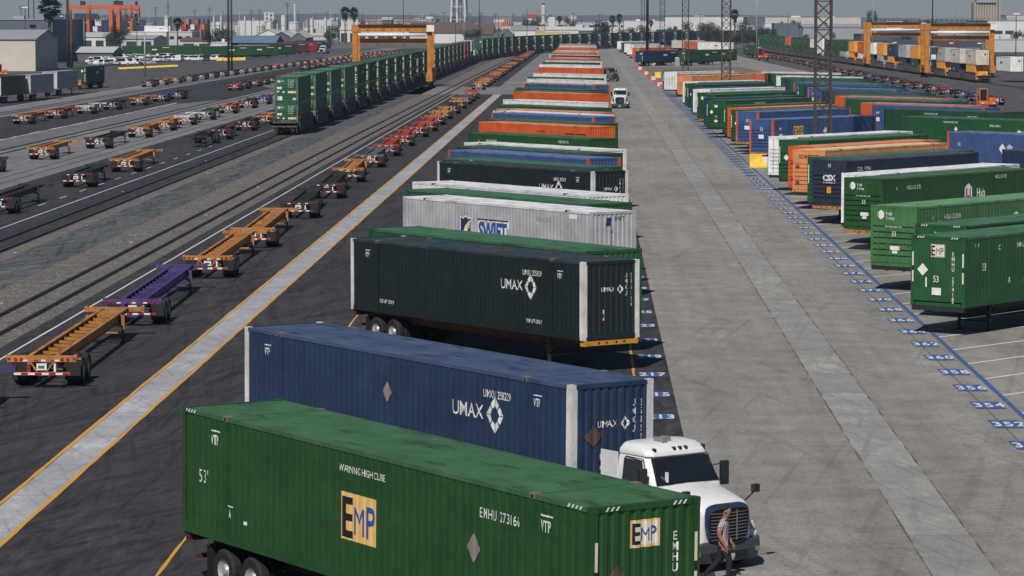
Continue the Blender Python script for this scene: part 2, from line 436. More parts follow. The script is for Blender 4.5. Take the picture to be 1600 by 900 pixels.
def deco_emp(side=True, nose=True, serial='273166'):
    def fn(root, L):
        w, lg, pl = MB(), MB(), MB()
        if side:
            vs, fs = rect(-.70, -.51, .70, .51); decal(lg, vs, fs, 'side', -.35, 1.42, m=0, eps=.003)
            dtext(lg, 'E', 'side', -1.01, .98, .84, .78, m=2, bold=.02)
            dtext(lg, 'M', 'side', -.52, 1.06, .60, .70, m=3, bold=.0)
            dtext(lg, 'P', 'side', -.06, 1.06, .66, .80, m=3, bold=.02)
            dtext(w, 'WARNING HIGH CUBE', 'side', -1.15, 2.36, .15, .82)
            dtext(w, 'EMHU ' + serial, 'side', 4.25, 2.16, .20, .72, track=1.15)
            dtext(w, "53'", 'side', -7.30, 1.25, .30, .8, bold=.0, track=1.1); dtext(w, "53'", 'side', 6.62, .62, .32, .8, bold=.0)
            for x in (-6.75, 6.35):
                dtext(w, 'VTP', 'side', x, 2.2, .22, .6, bold=.02); vs, fs = rect(0, 0, .42, .035); decal(w, vs, fs, 'side', x, 2.50)
            dtext(w, 'A', 'side', -5.95, .62, .2, .6, bold=.02); vs, fs = rect(0, 0, .28, .03); decal(w, vs, fs, 'side', -6.02, .86)
            vs, fs = rect(0, 0, .14, .08); decal(w, vs, fs, 'side', -5.25, .55)
            vs, fs = diamond(.30, .85); decal(pl, vs, fs, 'side', 4.05, 1.5, eps=.02)
            for x in (-7.95, 7.25):
                for k in range(4):
                    vs, fs = [(0, 0), (.06, 0), (.12, .07), (.06, .07)], [[0, 1, 2, 3]]; decal(w, vs, fs, 'side', x + k * .13, 2.815, corr=False, eps=.004)
        else:
            dtext(w, 'EMHU ' + serial, 'side', -3.9, 2.28, .2, .8); dtext(w, '53', 'side', -6.7, 1.45, .3, .75); dtext(w, 'A', 'side', -4.6, .8, .26, .8); dtext(w, 'C', 'side', -5.4, 2.25, .2, .9)
            for x in (-7.3, -7.05): dtext(w, 'T', 'side', x, 2.45, .12, .8)
            vs, fs = diamond(.28, .85); decal(w, vs, fs, 'side', -2.6, 1.72, eps=.02); vs, fs = rect(-.1, -.05, .1, .05); decal(w, vs, fs, 'side', -3.2, .85)
        vs, fs = rect(-.44, -.33, .44, .33)
        for face, u in (('nose', .0), ('door', .05)):
            if face == 'nose' and not nose: continue
            sgn = 1
            a = .0
            vs, fs = rect(-.35, -.27, .35, .27); decal(lg, vs, fs, face, a - .02, 2.30, m=0, eps=.002)
            vs, fs = rect(-.31, -.23, .31, .23); decal(lg, vs, fs, face, a - .02, 2.30, m=1, eps=.004)
            dtext(lg, 'E', face, -.32, 2.10, .40, .70, m=2, bold=.02); dtext(lg, 'M', face, -.10, 2.15, .26, .72, m=3, bold=.0); dtext(lg, 'P', face, .11, 2.15, .28, .78, m=3, bold=.015)
            dtext(w, 'EMHU ' + serial, face, .72, 2.10, .17, .8, stack=True, dv=1.22)
            dtext(w, '53', face, -.22, 1.0, .26, .75)
            for y in (-1.2, 1.2):
                vs, fs = rect(-.035, -.62, .035, .62); decal(pl, vs, fs, face, y, 1.6, corr=False, eps=.012, m=1)
                vs, fs = rect(-.037, -.10, .037, .10); decal(pl, vs, fs, face, y, 1.55, corr=False, eps=.015, m=2)
            for y0 in (-1.0, .62):
                for k in range(3):
                    vs, fs = [(0, 0), (.05, 0), (.11, .08), (.06, .08)], [[0, 1, 2, 3]]; decal(w, vs, fs, face, y0 + k * .12, 2.80, corr=False, eps=.012)
            if face == 'door':
                vs, fs = diamond(.26); decal(pl, vs, fs, face, -.72, 1.5, eps=.02, m=3)
                vs, fs = rect(-.22, -.15, .22, .15); decal(pl, vs, fs, face, -.05, .62, eps=.02, m=3)
                vs, fs = rect(-.035, -.2, .035, .2); decal(pl, vs, fs, face, -.55, .98, eps=.02, m=3)
            else:
                vs, fs = diamond(.33); decal(pl, vs, fs, face, -.72, 1.40, eps=.025, m=4)
        parts(root, [('lettering', w, M['white']), ('logo', lg, [M['gold'] if side else M['cream'], M['cream'], M['black'], M['blue']]), ('placard', pl, [M['placard'], M['cream'], M['black'], M['white'], M['brownplac']])])
    return fn
def deco_umax(serial, top=False, plac=False):
    def fn(root, L):
        w, pl = MB(), MB()
        dtext(w, 'UMAX', 'side', 2.75, 1.60, .37, .95, bold=.004); vs, fs = chevrons(.50); decal(w, vs, fs, 'side', 4.72, 1.76)
        dtext(w, 'UMXU ' + serial, 'side', 4.2, 2.20, .20, .70)
        for x in (-6.95, 6.45):
            dtext(w, 'VTP', 'side', x, 2.2, .2, .55, bold=.02); vs, fs = rect(0, 0, .36, .03); decal(w, vs, fs, 'side', x, 2.47)
        if top:
            for x in (-5.9, 4.4): dtext(w, 'TOP LIFT ONLY', 'side', x, .42, .14, .75, bold=.01)
        dtext(w, 'UMAX', 'nose', -.45, 1.76, .17, .9, bold=.0); vs, fs = chevrons(.19); decal(w, vs, fs, 'nose', .42, 1.83)
        dtext(w, 'UMXU', 'nose', .70, 2.25, .17, .7, stack=True, dv=1.3); dtext(w, serial, 'nose', .93, 2.25, .17, .7, stack=True, dv=1.3)
        vs, fs = rect(-.045, -.2, .045, .2); decal(pl, vs, fs, 'nose', -.35, .9, m=1, eps=.02)
        vs, fs = rect(-.03, -.1, .03, .05); decal(pl, vs, fs, 'nose', -.35, .9, m=2, eps=.024)
        if plac:
            vs, fs = diamond(.28, .85); decal(pl, vs, fs, 'side', -.4, 1.82, m=0, eps=.02)
            vs, fs = diamond(.28); decal(pl, vs, fs, 'nose', -.6, 1.55, m=3, eps=.025)
        parts(root, [('lettering', w, M['white']), ('placard', pl, [M['placard'], M['cream'], M['black'], M['brownplac']])])
    return fn
def deco_swift(root, L):
    w, lg = MB(), MB()
    sh = [(-.5, .62), (-.25, .56), (0, .68), (.25, .56), (.5, .62), (.5, -.2), (.3, -.6), (0, -.8), (-.3, -.6), (-.5, -.2)][::-1]
    decal(lg, sh, [list(range(10))], 'side', -2.4, 1.55, m=0); 
    decal(lg, [(x * .9, y * .9) for x, y in sh], [list(range(10))], 'side', -2.4, 1.55, m=1, eps=.009)
    decal(lg, [(-.4, -.35), (.0, -.62), (.35, .45), (.05, .25)], [[0, 1, 2, 3]], 'side', -2.4, 1.55, m=0, eps=.012)
    decal(lg, [(.0, .0), (.30, .05), (.42, .5), (.2, .35)], [[0, 1, 2, 3]], 'side', -2.4, 1.55, m=2, eps=.014)
    dtext(lg, 'SWIFT', 'side', -1.36, 1.11, .86, .74, m=0, bold=.085); 
    vs, fs, wd = text2d('SWIFT', .80, .74, .045); decal(lg, vs, fs, 'side', -1.28, 1.15, m=3, eps=.010)
    vs, fs = rect(0, 0, 2.6, .07); decal(lg, vs, fs, 'side', -1.35, 2.06, m=4)
    dtext(w, 'SWIFT', 'nose', .05, 2.45, .2, .7); dtext(w, 'SWRU 5', 'nose', -.12, 2.1, .22, .6, stack=True, dv=1.15)
    decal(lg, [(-.16, -.2), (.12, -.2), (.16, .2), (-.1, .2)], [[0, 1, 2, 3]], 'nose', -.3, 2.42, m=1)
    dtext(w, '53', 'nose', -.1, .9, .22, .7); dtext(w, 'SWRU 531072', 'side', 3.6, 2.25, .2, .7, m=1)
    vs, fs = rect(0, 0, .6, .22); decal(lg, vs, fs, 'side', 6.3, 2.52, m=0)
    parts(root, [('lettering', w, [M['black'], M['placard']]), ('logo', lg, [M['white'], M['navy'], M['gold'], M['blue'], M['black']])])
def deco_hub(n):
    def fn(root, L):
        w, lg = MB(), MB()
        vs, fs = hexagon(.23); decal(lg, vs, fs, 'door', -.72, 2.45, corr=False, m=0, eps=.012)
        dtext(lg, 'Hub', 'door', -.42, 2.44, .17, .8, corr=False); dtext(lg, 'Group', 'door', -.42, 2.24, .15, .8, corr=False)
        dtext(w, 'WARNING HIGH CUBE', 'door', -.5, 1.86, .07, .9, corr=False); dtext(w, '53', 'door', -.1, 1.45, .22, .8, corr=False)
        vs, fs = rect(-.27, 0, .27, .2); decal(w, vs, fs, 'door', 0.1, .78, corr=False, m=0, eps=.03); vs, fs = rect(-.14, 0, .14, .14); decal(w, vs, fs, 'door', 0.1, .62, corr=False, eps=.03)
        dtext(w, 'HGIU ' + n, 'side', -5.6, 2.2, .22, .8); dtext(w, 'A', 'side', -6.7, 2.2, .18, .9)
        dtext(w, 'HGIU ' + n, 'side', 4.0, 2.45, .2, .8); dtext(w, '53', 'side', -7.2, .9, .25, .8)
        vs, fs = hexagon(.55, .85); decal(lg, vs, fs, 'side', 1.0, 1.75, m=0)
        vs, fs = rect(-.25, -.3, -.12, .25); decal(lg, vs, fs, 'side', 1.0, 1.75, m=1, eps=.01); vs, fs = rect(.12, -.3, .25, .25); decal(lg, vs, fs, 'side', 1.0, 1.75, m=1, eps=.01)
        vs, fs = rect(-.12, -.3, .12, -.17); decal(lg, vs, fs, 'side', 1.0, 1.75, m=1, eps=.01)
        dtext(lg, 'Hub', 'side', 1.95, 1.45, .5, .75, bold=.02)
        parts(root, [('lettering', w, [M['white']]), ('logo', lg, [M['white'], M['magenta']])])
    return fn
def deco_csx(root, L):
    w, lg = MB(), MB()
    dtext(w, 'CSX', 'door', 0, 1.60, .34, 1.0, corr=False, bold=.04, anchor='c'); dtext(w, 'INTERMODAL', 'door', 0, 1.42, .09, 1.1, corr=False, anchor='c'); dtext(w, '53', 'door', 0, 2.45, .2, .8, corr=False, anchor='c')
    vs, fs = rect(-.16, -.2, .16, .2); decal(lg, vs, fs, 'door', 0, 1.0, corr=False, m=0, eps=.03)
    dtext(w, 'CSXU 927461', 'side', -6.8, 2.2, .24, .8)
    parts(root, [('lettering', w, M['white']), ('sticker', lg, [M['orange']])])
def deco_schneider(root, L):
    w = MB()
    dtext(w, 'SCHNEIDER', 'door', 0, 2.28, .26, .8, corr=False, bold=.03, anchor='c'); dtext(w, 'SCHNEIDER', 'side', 4.6, 1.2, .8, .62, bold=.03)
    vs, fs = rect(0, 0, 2.9, .1); decal(w, vs, fs, 'side', 4.6, 1.0); decal(w, vs, fs, 'side', 4.6, 2.15)
    dtext(w, 'SCHNEIDER', 'side', -6.8, 1.8, .3, .8); dtext(w, 'SNLU 985216', 'side', 0.5, 2.2, .2, .8)
    vs, fs = hexagon(.16, 1); decal(w, vs, fs, 'door', -.9, 1.7, corr=False); decal(w, vs, fs, 'door', -.9, .6, corr=False)
    parts(root, [('lettering', w, M['black'])])
def deco_green(root, L):
    w = MB()
    dtext(w, 'EMHU 284417', 'side', 3.2, 2.2, .2, .75); dtext(w, 'WARNING HIGH CUBE', 'side', -2.6, 2.42, .15, .82)
    vs, fs = hexagon(.33, .95); decal(w, vs, fs, 'side', 6.75, 1.7); dtext(w, 'HUB', 'side', 7.1, 1.75, .2, .7); dtext(w, 'GROUP', 'side', 7.1, 1.5, .18, .6)
    vs, fs = diamond(.22); decal(w, vs, fs, 'side', -1.0, 1.9)
    dtext(w, '53', 'door', 0, 1.0, .24, .8, anchor='c', corr=False); vs, fs = rect(-.2, 0, .2, .26); decal(w, vs, fs, 'door', 0, 2.1, corr=False, eps=.03); decal(w, vs, fs, 'door', 0, .5, corr=False, eps=.03)
    vs, fs = diamond(.24); decal(w, vs, fs, 'door', -.6, 1.6, corr=False, eps=.03)
    for y in (-1.2, 1.2): vs, fs = rect(-.03, -.6, .03, .6); decal(w, vs, fs, 'door', y, 1.8, corr=False, eps=.012)
    parts(root, [('lettering', w, M['white'])])
def deco_blue(root, L):
    w, lg = MB(), MB()
    vs, fs = rect(-.75, -.5, .75, .5); decal(lg, vs, fs, 'side', -4.2, 1.75, m=0)
    dtext(lg, 'EMP', 'side', -4.85, 1.38, .74, .72, m=1, bold=.03)
    dtext(w, 'EMP', 'side', -7.2, 1.95, .22, .8); vs, fs = rect(0, 0, .5, .4); decal(w, vs, fs, 'side', -7.2, 1.2); 
    dtext(w, '53', 'door', 0, 1.9, .28, .8, anchor='c', corr=False); vs, fs = rect(-.28, 0, .28, .36); decal(w, vs, fs, 'door', 0, 1.2, corr=False, eps=.03)
    vs, fs = diamond(.35); decal(w, vs, fs, 'side', 0, 1.7)
    parts(root, [('lettering', w, M['white']), ('logo', lg, [M['yellow'], M['navy']])])
def deco_plain(root, L):
    w = MB()
    dtext(w, 'JBHU 241905', 'side', 3.6, 2.2, .2, .75); dtext(w, '53', 'door', 0, 1.1, .24, .8, anchor='c', corr=False)
    parts(root, [('lettering', w, M['white'])])

def deco_diamond(root, L):
    w = MB(); vs, fs = diamond(.42, .85); decal(w, vs, fs, 'side', -2.2, 1.7); vs, fs = hexagon(.38, 1.1); decal(w, [(x * .8 + .75, y) for x, y in vs], fs, 'side', -2.2, 1.7, m=1); dtext(w, '53', 'side', -6.9, 1.8, .24, .8)
    parts(root, [('lettering', w, [M['white'], plain('pale_blue_mark', (.40, .46, .60), .5)])])
def deco_train(root, L):
    w = MB()
    vs, fs = hexagon(.17, 1.0); decal(w, vs, fs, 'door', -.85, 2.4); dtext(w, 'HUB', 'door', -.6, 2.35, .16, .7)
    for k in range(5): dtext(w, ('HGIU 53 1746', 'MAX GROSS', '67 200 LB', 'TARE 9 800', 'CU 3 850')[k], 'door', .15, 2.5 - k * .2, .11, .8)
    for (a, b, c, d) in ((-1.05, 1.55, -.55, 1.8), (-1.05, 1.2, -.8, 1.35), (-.45, 1.1, -.25, 1.32), (.15, 1.1, .6, 1.32), (-1.0, .3, -.5, .75)): vs, fs = rect(a, b, c, d); decal(w, vs, fs, 'door', 0, 0)
    vs, fs = rect(.62, 1.08, 1.05, 1.34); decal(w, vs, fs, 'door', 0, 0, m=1); vs, fs = diamond(.2); decal(w, vs, fs, 'door', .85, .45)
    for s_ in (-1, 1): vs, fs = rect(-.03, .3, .03, 2.6); decal(w, vs, fs, 'door', s_ * 1.18, 0, m=0)
    vs, fs = rect(-.12, -.75, .12, .75); decal(w, vs, fs, 'side', 0, 1.5, m=0) if False else None
    parts(root, [('lettering', w, [M['white'], M['gold']])])
STYLES = {
    'train': dict(col='train_green', deco=deco_train),
    'emp_near': dict(col='green', door='corr', deco=deco_emp(True, True, '273166'), rust=.4),
    'emp_right': dict(col='mid_green', door='corr', deco=deco_emp(False, False, '274187'), rust=.25),
    'umax_navy': dict(col='navy', posts='white', deco=deco_umax('258229', False, True), rust=.3),
    'umax_black': dict(col='black', posts='white', deco=deco_umax('235129', True), rust=.2),
    'swift': dict(col='light_grey', deco=deco_swift),
    'hub': dict(col='green', deco=deco_hub('531175')), 'hub_light': dict(col='light_green', deco=deco_hub('533303'), rust=.35),
    'csx': dict(col='csx_blue', deco=deco_csx), 'schneider': dict(col='orange', deco=deco_schneider), 'schneider_pale': dict(col='pale_orange', deco=deco_schneider),
    'green': dict(col='mid_green', deco=deco_green, rust=.1), 'dark_green': dict(col='dark_green', deco=deco_green, rust=.1), 'blue': dict(col='blue', posts='red', deco=deco_blue),
    'blue2': dict(col='blue', posts='red', deco=deco_diamond), 'navy': dict(col='navy', deco=deco_plain), 'black': dict(col='black', deco=deco_plain), 'orange': dict(col='orange'), 'pale_orange': dict(col='pale_orange'), 'brick_orange': dict(col='brick_orange'),
    'white': dict(col='white', rods=True), 'grey': dict(col='grey', rods=True), 'white_post': dict(col='green', posts='white', deco=deco_green)}
def add_container(style, loc, rz, label, group):
    pr = container_proto(style)
    if not pr[1]: o = pr[0]; pr[1] = True
    else: o = copy_tree(pr[0]); o['category'] = 'shipping container'
    o.location = loc; o.rotation_euler = (0, 0, rz); o['label'] = label
    if group: o['group'] = group
    return o
# simple far container: body + end + roof mesh in one thing
_far = {}
def far_container(col, loc, rz, label, group, L=16.15, panel=True):
    k = (col, L)
    if k not in _far:
        mb = MB(); mb.box(-L / 2 + .03, L / 2 - .03, -WD / 2 + .03, WD / 2 - .03, .0, HC - .03, 0)
        for sx in (-1, 1):
            for sy in (-1, 1):
                mb.box(*sorted((sx * L / 2, sx * (L / 2 - .16))), *sorted((sy * WD / 2, sy * (WD / 2 - .16))), 0, HC, 0)
        for sy in (-1, 1):
            mb.box(-L / 2 + .16, L / 2 - .16, *sorted((sy * WD / 2, sy * (WD / 2 - .07))), HC - .1, HC - .005, 1)
            mb.box(-L / 2 + .16, L / 2 - .16, *sorted((sy * WD / 2, sy * (WD / 2 - .07))), 0, .14, 0)
            for i in range(28):
                x = -L / 2 + .3 + i * (L - .6) / 28
                mb.box(x, x + .22, *sorted((sy * (WD / 2 - .005), sy * (WD / 2 - .04))), .14, HC - .1, 0)
        mb.box(-L / 2 + .06, L / 2 - .06, -WD / 2 + .08, WD / 2 - .08, HC - .03, HC - .01, 1)
        for sx in (-1, 1):
            for i in range(8): mb.box(*sorted((sx * (L / 2 - .0), sx * (L / 2 - .03))), -1.1 + i * .28, -.94 + i * .28, .15, HC - .15, 0)
            # corner stickers and serials on the ends
            [mb.box(*sorted((sx * (L / 2 + .01), sx * (L / 2 - .0))), -1.10, -.94, .35 + q_ * .33, .50 + q_ * .33 + .06 * (q_ % 2), 2) for q_ in range(7) if q_ != 4]
            mb.box(*sorted((sx * (L / 2 + .01), sx * (L / 2 - .0))), -.7, -.35, 1.9, 2.3, 2)
        for sy in (-1, 1):
            mb.box(1.0, 2.6, *sorted((sy * (WD / 2 + .006), sy * (WD / 2 - .0))), 1.5, 1.9, 2); mb.box(4.2, 6.4, *sorted((sy * (WD / 2 + .006), sy * (WD / 2 - .0))), 2.25, 2.4, 2) if L > 14 else None
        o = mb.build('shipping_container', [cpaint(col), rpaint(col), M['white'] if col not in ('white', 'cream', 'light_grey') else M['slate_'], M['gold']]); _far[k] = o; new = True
    else: o = _far[k].copy(); C.objects.link(o)
    o.location = loc; o.rotation_euler = (0, 0, rz); tag(o, label, 'shipping container', group)
    return o
M['slate_'] = plain('slate_marking', (.10, .10, .12), .6)

# ------------------------------------------------------------------ chassis
CH_COL = {'orange': (.44, .185, .045), 'black': (.020, .020, .022), 'purple': (.065, .042, .17), 'red': (.34, .05, .03), 'grey': (.10, .12, .12), 'maroon': (.09, .02, .02), 'blue': (.05, .07, .25), 'white': (.55, .55, .53), 'green': (.03, .10, .05), 'rust': (.16, .05, .03)}
DECK = 1.17
def wheel_mesh(mb, x, y, side, n=18, r=.50, w=.27):
    y0, y1 = y - w / 2, y + w / 2
    prof_ = [(.27, y0 + .01), (r - .05, y0), (r, y0 + .05), (r, y1 - .05), (r - .05, y1), (.27, y1 - .01)]
    mb.lathe(prof_, (x, 0, r), n, 0, 'y')
    s = side; yo = y + s * w / 2
    mb.lathe([(.28, yo - s * .012), (.22, yo - s * .06), (.16, yo - s * .1), (.10, yo - s * .02), (.0, yo - s * .02)], (x, 0, r), n, 1, 'y')
    mb.lathe([(.28, y - s * w / 2 + s * .012), (.0, y - s * w / 2 + s * .05)], (x, 0, r), n, 2, 'y')
_ch = {}
def chassis_proto(col, L, hi=True):
    k = (col, L, hi)
    if k in _ch: return _ch[k]
    m = paint('chassis_' + col, CH_COL[col], rough=.6, dirt=.8, rust=.85 if col in ('orange', 'red') else .3, streak=.1)
    if hi:
        root = empty('container_chassis'); tag(root, None, 'trailer chassis')
        P = lambda mb, name, mats, par=root, **kw: mb.build(name, mats, par, **kw)
    else:
        ALL = MB()
        def P(mb, name, mats, par=None, **kw):
            if not isinstance(mats, (list, tuple)): mats = [mats]
            idx = []
            for mt in mats:
                if mt not in ALL_M: ALL_M.append(mt)
                idx.append(ALL_M.index(mt))
            n = len(ALL.v); ALL.v += mb.v; ALL.f += [[n + i for i in f] for f in mb.f]; ALL.m += [idx[i] for i in mb.m]
        ALL_M = []; root = None
    x0, x1 = -L / 2, L / 2
    mb = MB()
    for s in (-1, 1):
        y = s * .48
        mb.box(x0 + .1, x1 - .1, y - .075, y + .075, DECK - .03, DECK - .005); mb.box(x0 + .1, x1 - 2.4, y - .075, y + .075, DECK - .38, DECK - .355); mb.box(x0 + .1, x1 - 2.4, y - .012, y + .012, DECK - .36, DECK - .025)
        mb.box(x1 - 2.5, x1 - .1, y - .06, y + .06, DECK - .2, DECK - .03)
    n = int((L - 3) / 1.25)
    for i in range(n):
        xa = x0 + .9 + i * 1.25
        if hi or i % 2 == 0:
            mb.bar((xa, -.47, DECK - .14), (xa + .5, .47, DECK - .14), .05, .09); mb.bar((xa + .5, .47, DECK - .14), (xa + 1.15, -.47, DECK - .14), .03, .06)
    mb.box(x1 - 2.3, x1 - .2, -.47, .47, DECK - .06, DECK - .04)
    mb.box(x1 - 2.6, x1 - 2.45, -.6, .6, DECK - .3, DECK - .035)
    P(mb, 'main_frame', m)
    mb = MB(); mb.box(x1 - .2, x1 + .02, -1.22, 1.22, DECK - .16, DECK + .015)
    for s in (-1, 1): mb.box(x1 - .22, x1 + .04, *sorted((s * 1.08, s * 1.235)), DECK - .17, DECK + .05)
    for y in (-.55, -.2, .25, .6): mb.box(x1 + .021, x1 + .024, y - .04, y + .04, DECK - .11, DECK - .03, 1); mb.box(x1 - .204, x1 - .201, y - .04, y + .04, DECK - .11, DECK - .03, 1)
    P(mb, 'front_bolster', [m, M['black']])
    mb = MB(); mb.box(x0 - .02, x0 + .22, -1.22, 1.22, DECK - .20, DECK + .012)
    for s in (-1, 1):
        mb.box(x0 - .03, x0 + .23, *sorted((s * 1.12, s * 1.25)), DECK - .12, DECK + .04)
        mb.box(x0 - .024, x0 - .02, *sorted((s * .62, s * 1.02)), DECK - .19, DECK - .01, 0)
    for y, w_, mi in ((-.42, .1, 1), (-.14, .26, 2), (.16, .12, 1), (.5, .2, 2), (-.62, .16, 2), (0.02, .2, 1)):
        mb.box(x0 - .026, x0 - .021, y, y + w_, DECK - .18, DECK - .12, mi)
    rb = P(mb, 'rear_bolster', [m, M['red'], M['white']])
    for s in (-1, 1):
        for yy in (.72, .92):
            lm = MB(); lm.lathe([(.0, -.045), (.05, -.045), (.062, -.02), (.062, .01)], (x0 - .012, s * yy, DECK - .1), 12, 0, 'x')
            P(lm, 'tail_light', M['red'], rb)
        lm = MB(); lm.box(x0 - .045, x0 - .021, *sorted((s * 1.11, s * 1.21)), DECK - .12, DECK - .04); P(lm, 'marker_light', M['red'], rb)
    mb = MB()
    for s in (-1, 1):
        mb.box(x0 + .0, x0 + .07, s * .46 - .045, s * .46 + .045, .56, DECK - .2); mb.bar((x0 + .02, s * .42, .98), (x0 + .02, s * .16, .62), .05, .05)
        mb.box(x0 - .006, x0 - .001, s * .46 - .035, s * .46 + .035, .62, .9, 1 if s > 0 else 2)
    mb.box(x0 - .03, x0 + .08, -1.0, 1.0, .50, .60)
    for i in range(8): mb.box(x0 - .036, x0 - .031, -.98 + i * .245, -.98 + (i + 1) * .245 - .004, .51, .585, 1 + i % 2)
    P(mb, 'underride_guard', [m, M['red'], M['white']])
    mb = MB(); mb.box(x0 - .05, x0 - .03, -.18, .18, .68, .92); mb.box(x0 - .056, x0 - .051, -.1, .12, .74, .84, 1); P(mb, 'license_plate', [M['white'], M['slate_']])
    xl = x1 - 2.9
    for s in (-1, 1):
        mb = MB(); mb.box(xl - .07, xl + .07, s * .72 - .07, s * .72 + .07, .55, DECK - .05); mb.box(xl - .05, xl + .05, s * .72 - .05, s * .72 + .05, .06, .56, 1)
        mb.box(xl - .16, xl + .16, s * .72 - .13, s * .72 + .13, .0, .06, 1); mb.bar((xl, s * .70, .66), (xl - .9, s * .5, DECK - .3), .06, .06); mb.bar((xl, s * .68, .62), (xl, 0, DECK - .28), .05, .05)
        P(mb, 'landing_leg', [m, M['dark']])
    mb = MB(); mb.box(xl - .03, xl + .03, -.66, .66, .38, .44); P(mb, 'leg_brace', m)
    ax = (x0 + 1.75, x0 + 3.0)
    mb = MB()
    for a in ax: mb.cyl((a, -.92, .5), (a, .92, .5), .065, 8)
    for s in (-1, 1):
        mb.bar((ax[0] - .5, s * .5, .72), (ax[0] + .5, s * .5, .72), .08, .07); mb.bar((ax[1] - .5, s * .5, .72), (ax[1] + .5, s * .5, .72), .08, .07)
        mb.box((ax[0] + ax[1]) / 2 - .1, (ax[0] + ax[1]) / 2 + .1, s * .5 - .06, s * .5 + .06, .5, .82)
    P(mb, 'axle', M['dark'])
    for a in ax:
        for s in (-1, 1):
            for dy in (.79, 1.10):
                mb = MB(); wheel_mesh(mb, a, s * dy, s, 18 if hi else 10); P(mb, 'wheel', [M['rubber'], M['rim'], M['dark']], smooth=False)
    for s in (-1, 1):
        mb = MB(); mb.box(x0 + .98, x0 + 1.0, *sorted((s * .66, s * 1.22)), .22, .95); mb.box(x0 + .96, x0 + 1.02, *sorted((s * .5, s * 1.24)), .95, 1.0, 1)
        P(mb, 'mud_flap', [M['rubber'], m])
    if hi: cache_tree(root)
    else: root = ALL.build('container_chassis', ALL_M); tag(root, None, 'trailer chassis'); CH_CACHE[root.name] = []
    _ch[k] = [root, False]; return _ch[k]
def add_chassis(col, L, x, y, rz, label, group, hi=True, z=0, flip=False):
    """x, y = centre; rz = heading of the front end"""
    pr = chassis_proto(col, L, hi)
    if not pr[1]: o = pr[0]; pr[1] = True
    else: o = copy_tree(pr[0]); o['category'] = 'trailer chassis'
    o.location = (x, y, z); o.rotation_euler = (0, 0, rz + (math.pi if flip else 0)); o['label'] = label
    if group: o['group'] = group
    return o

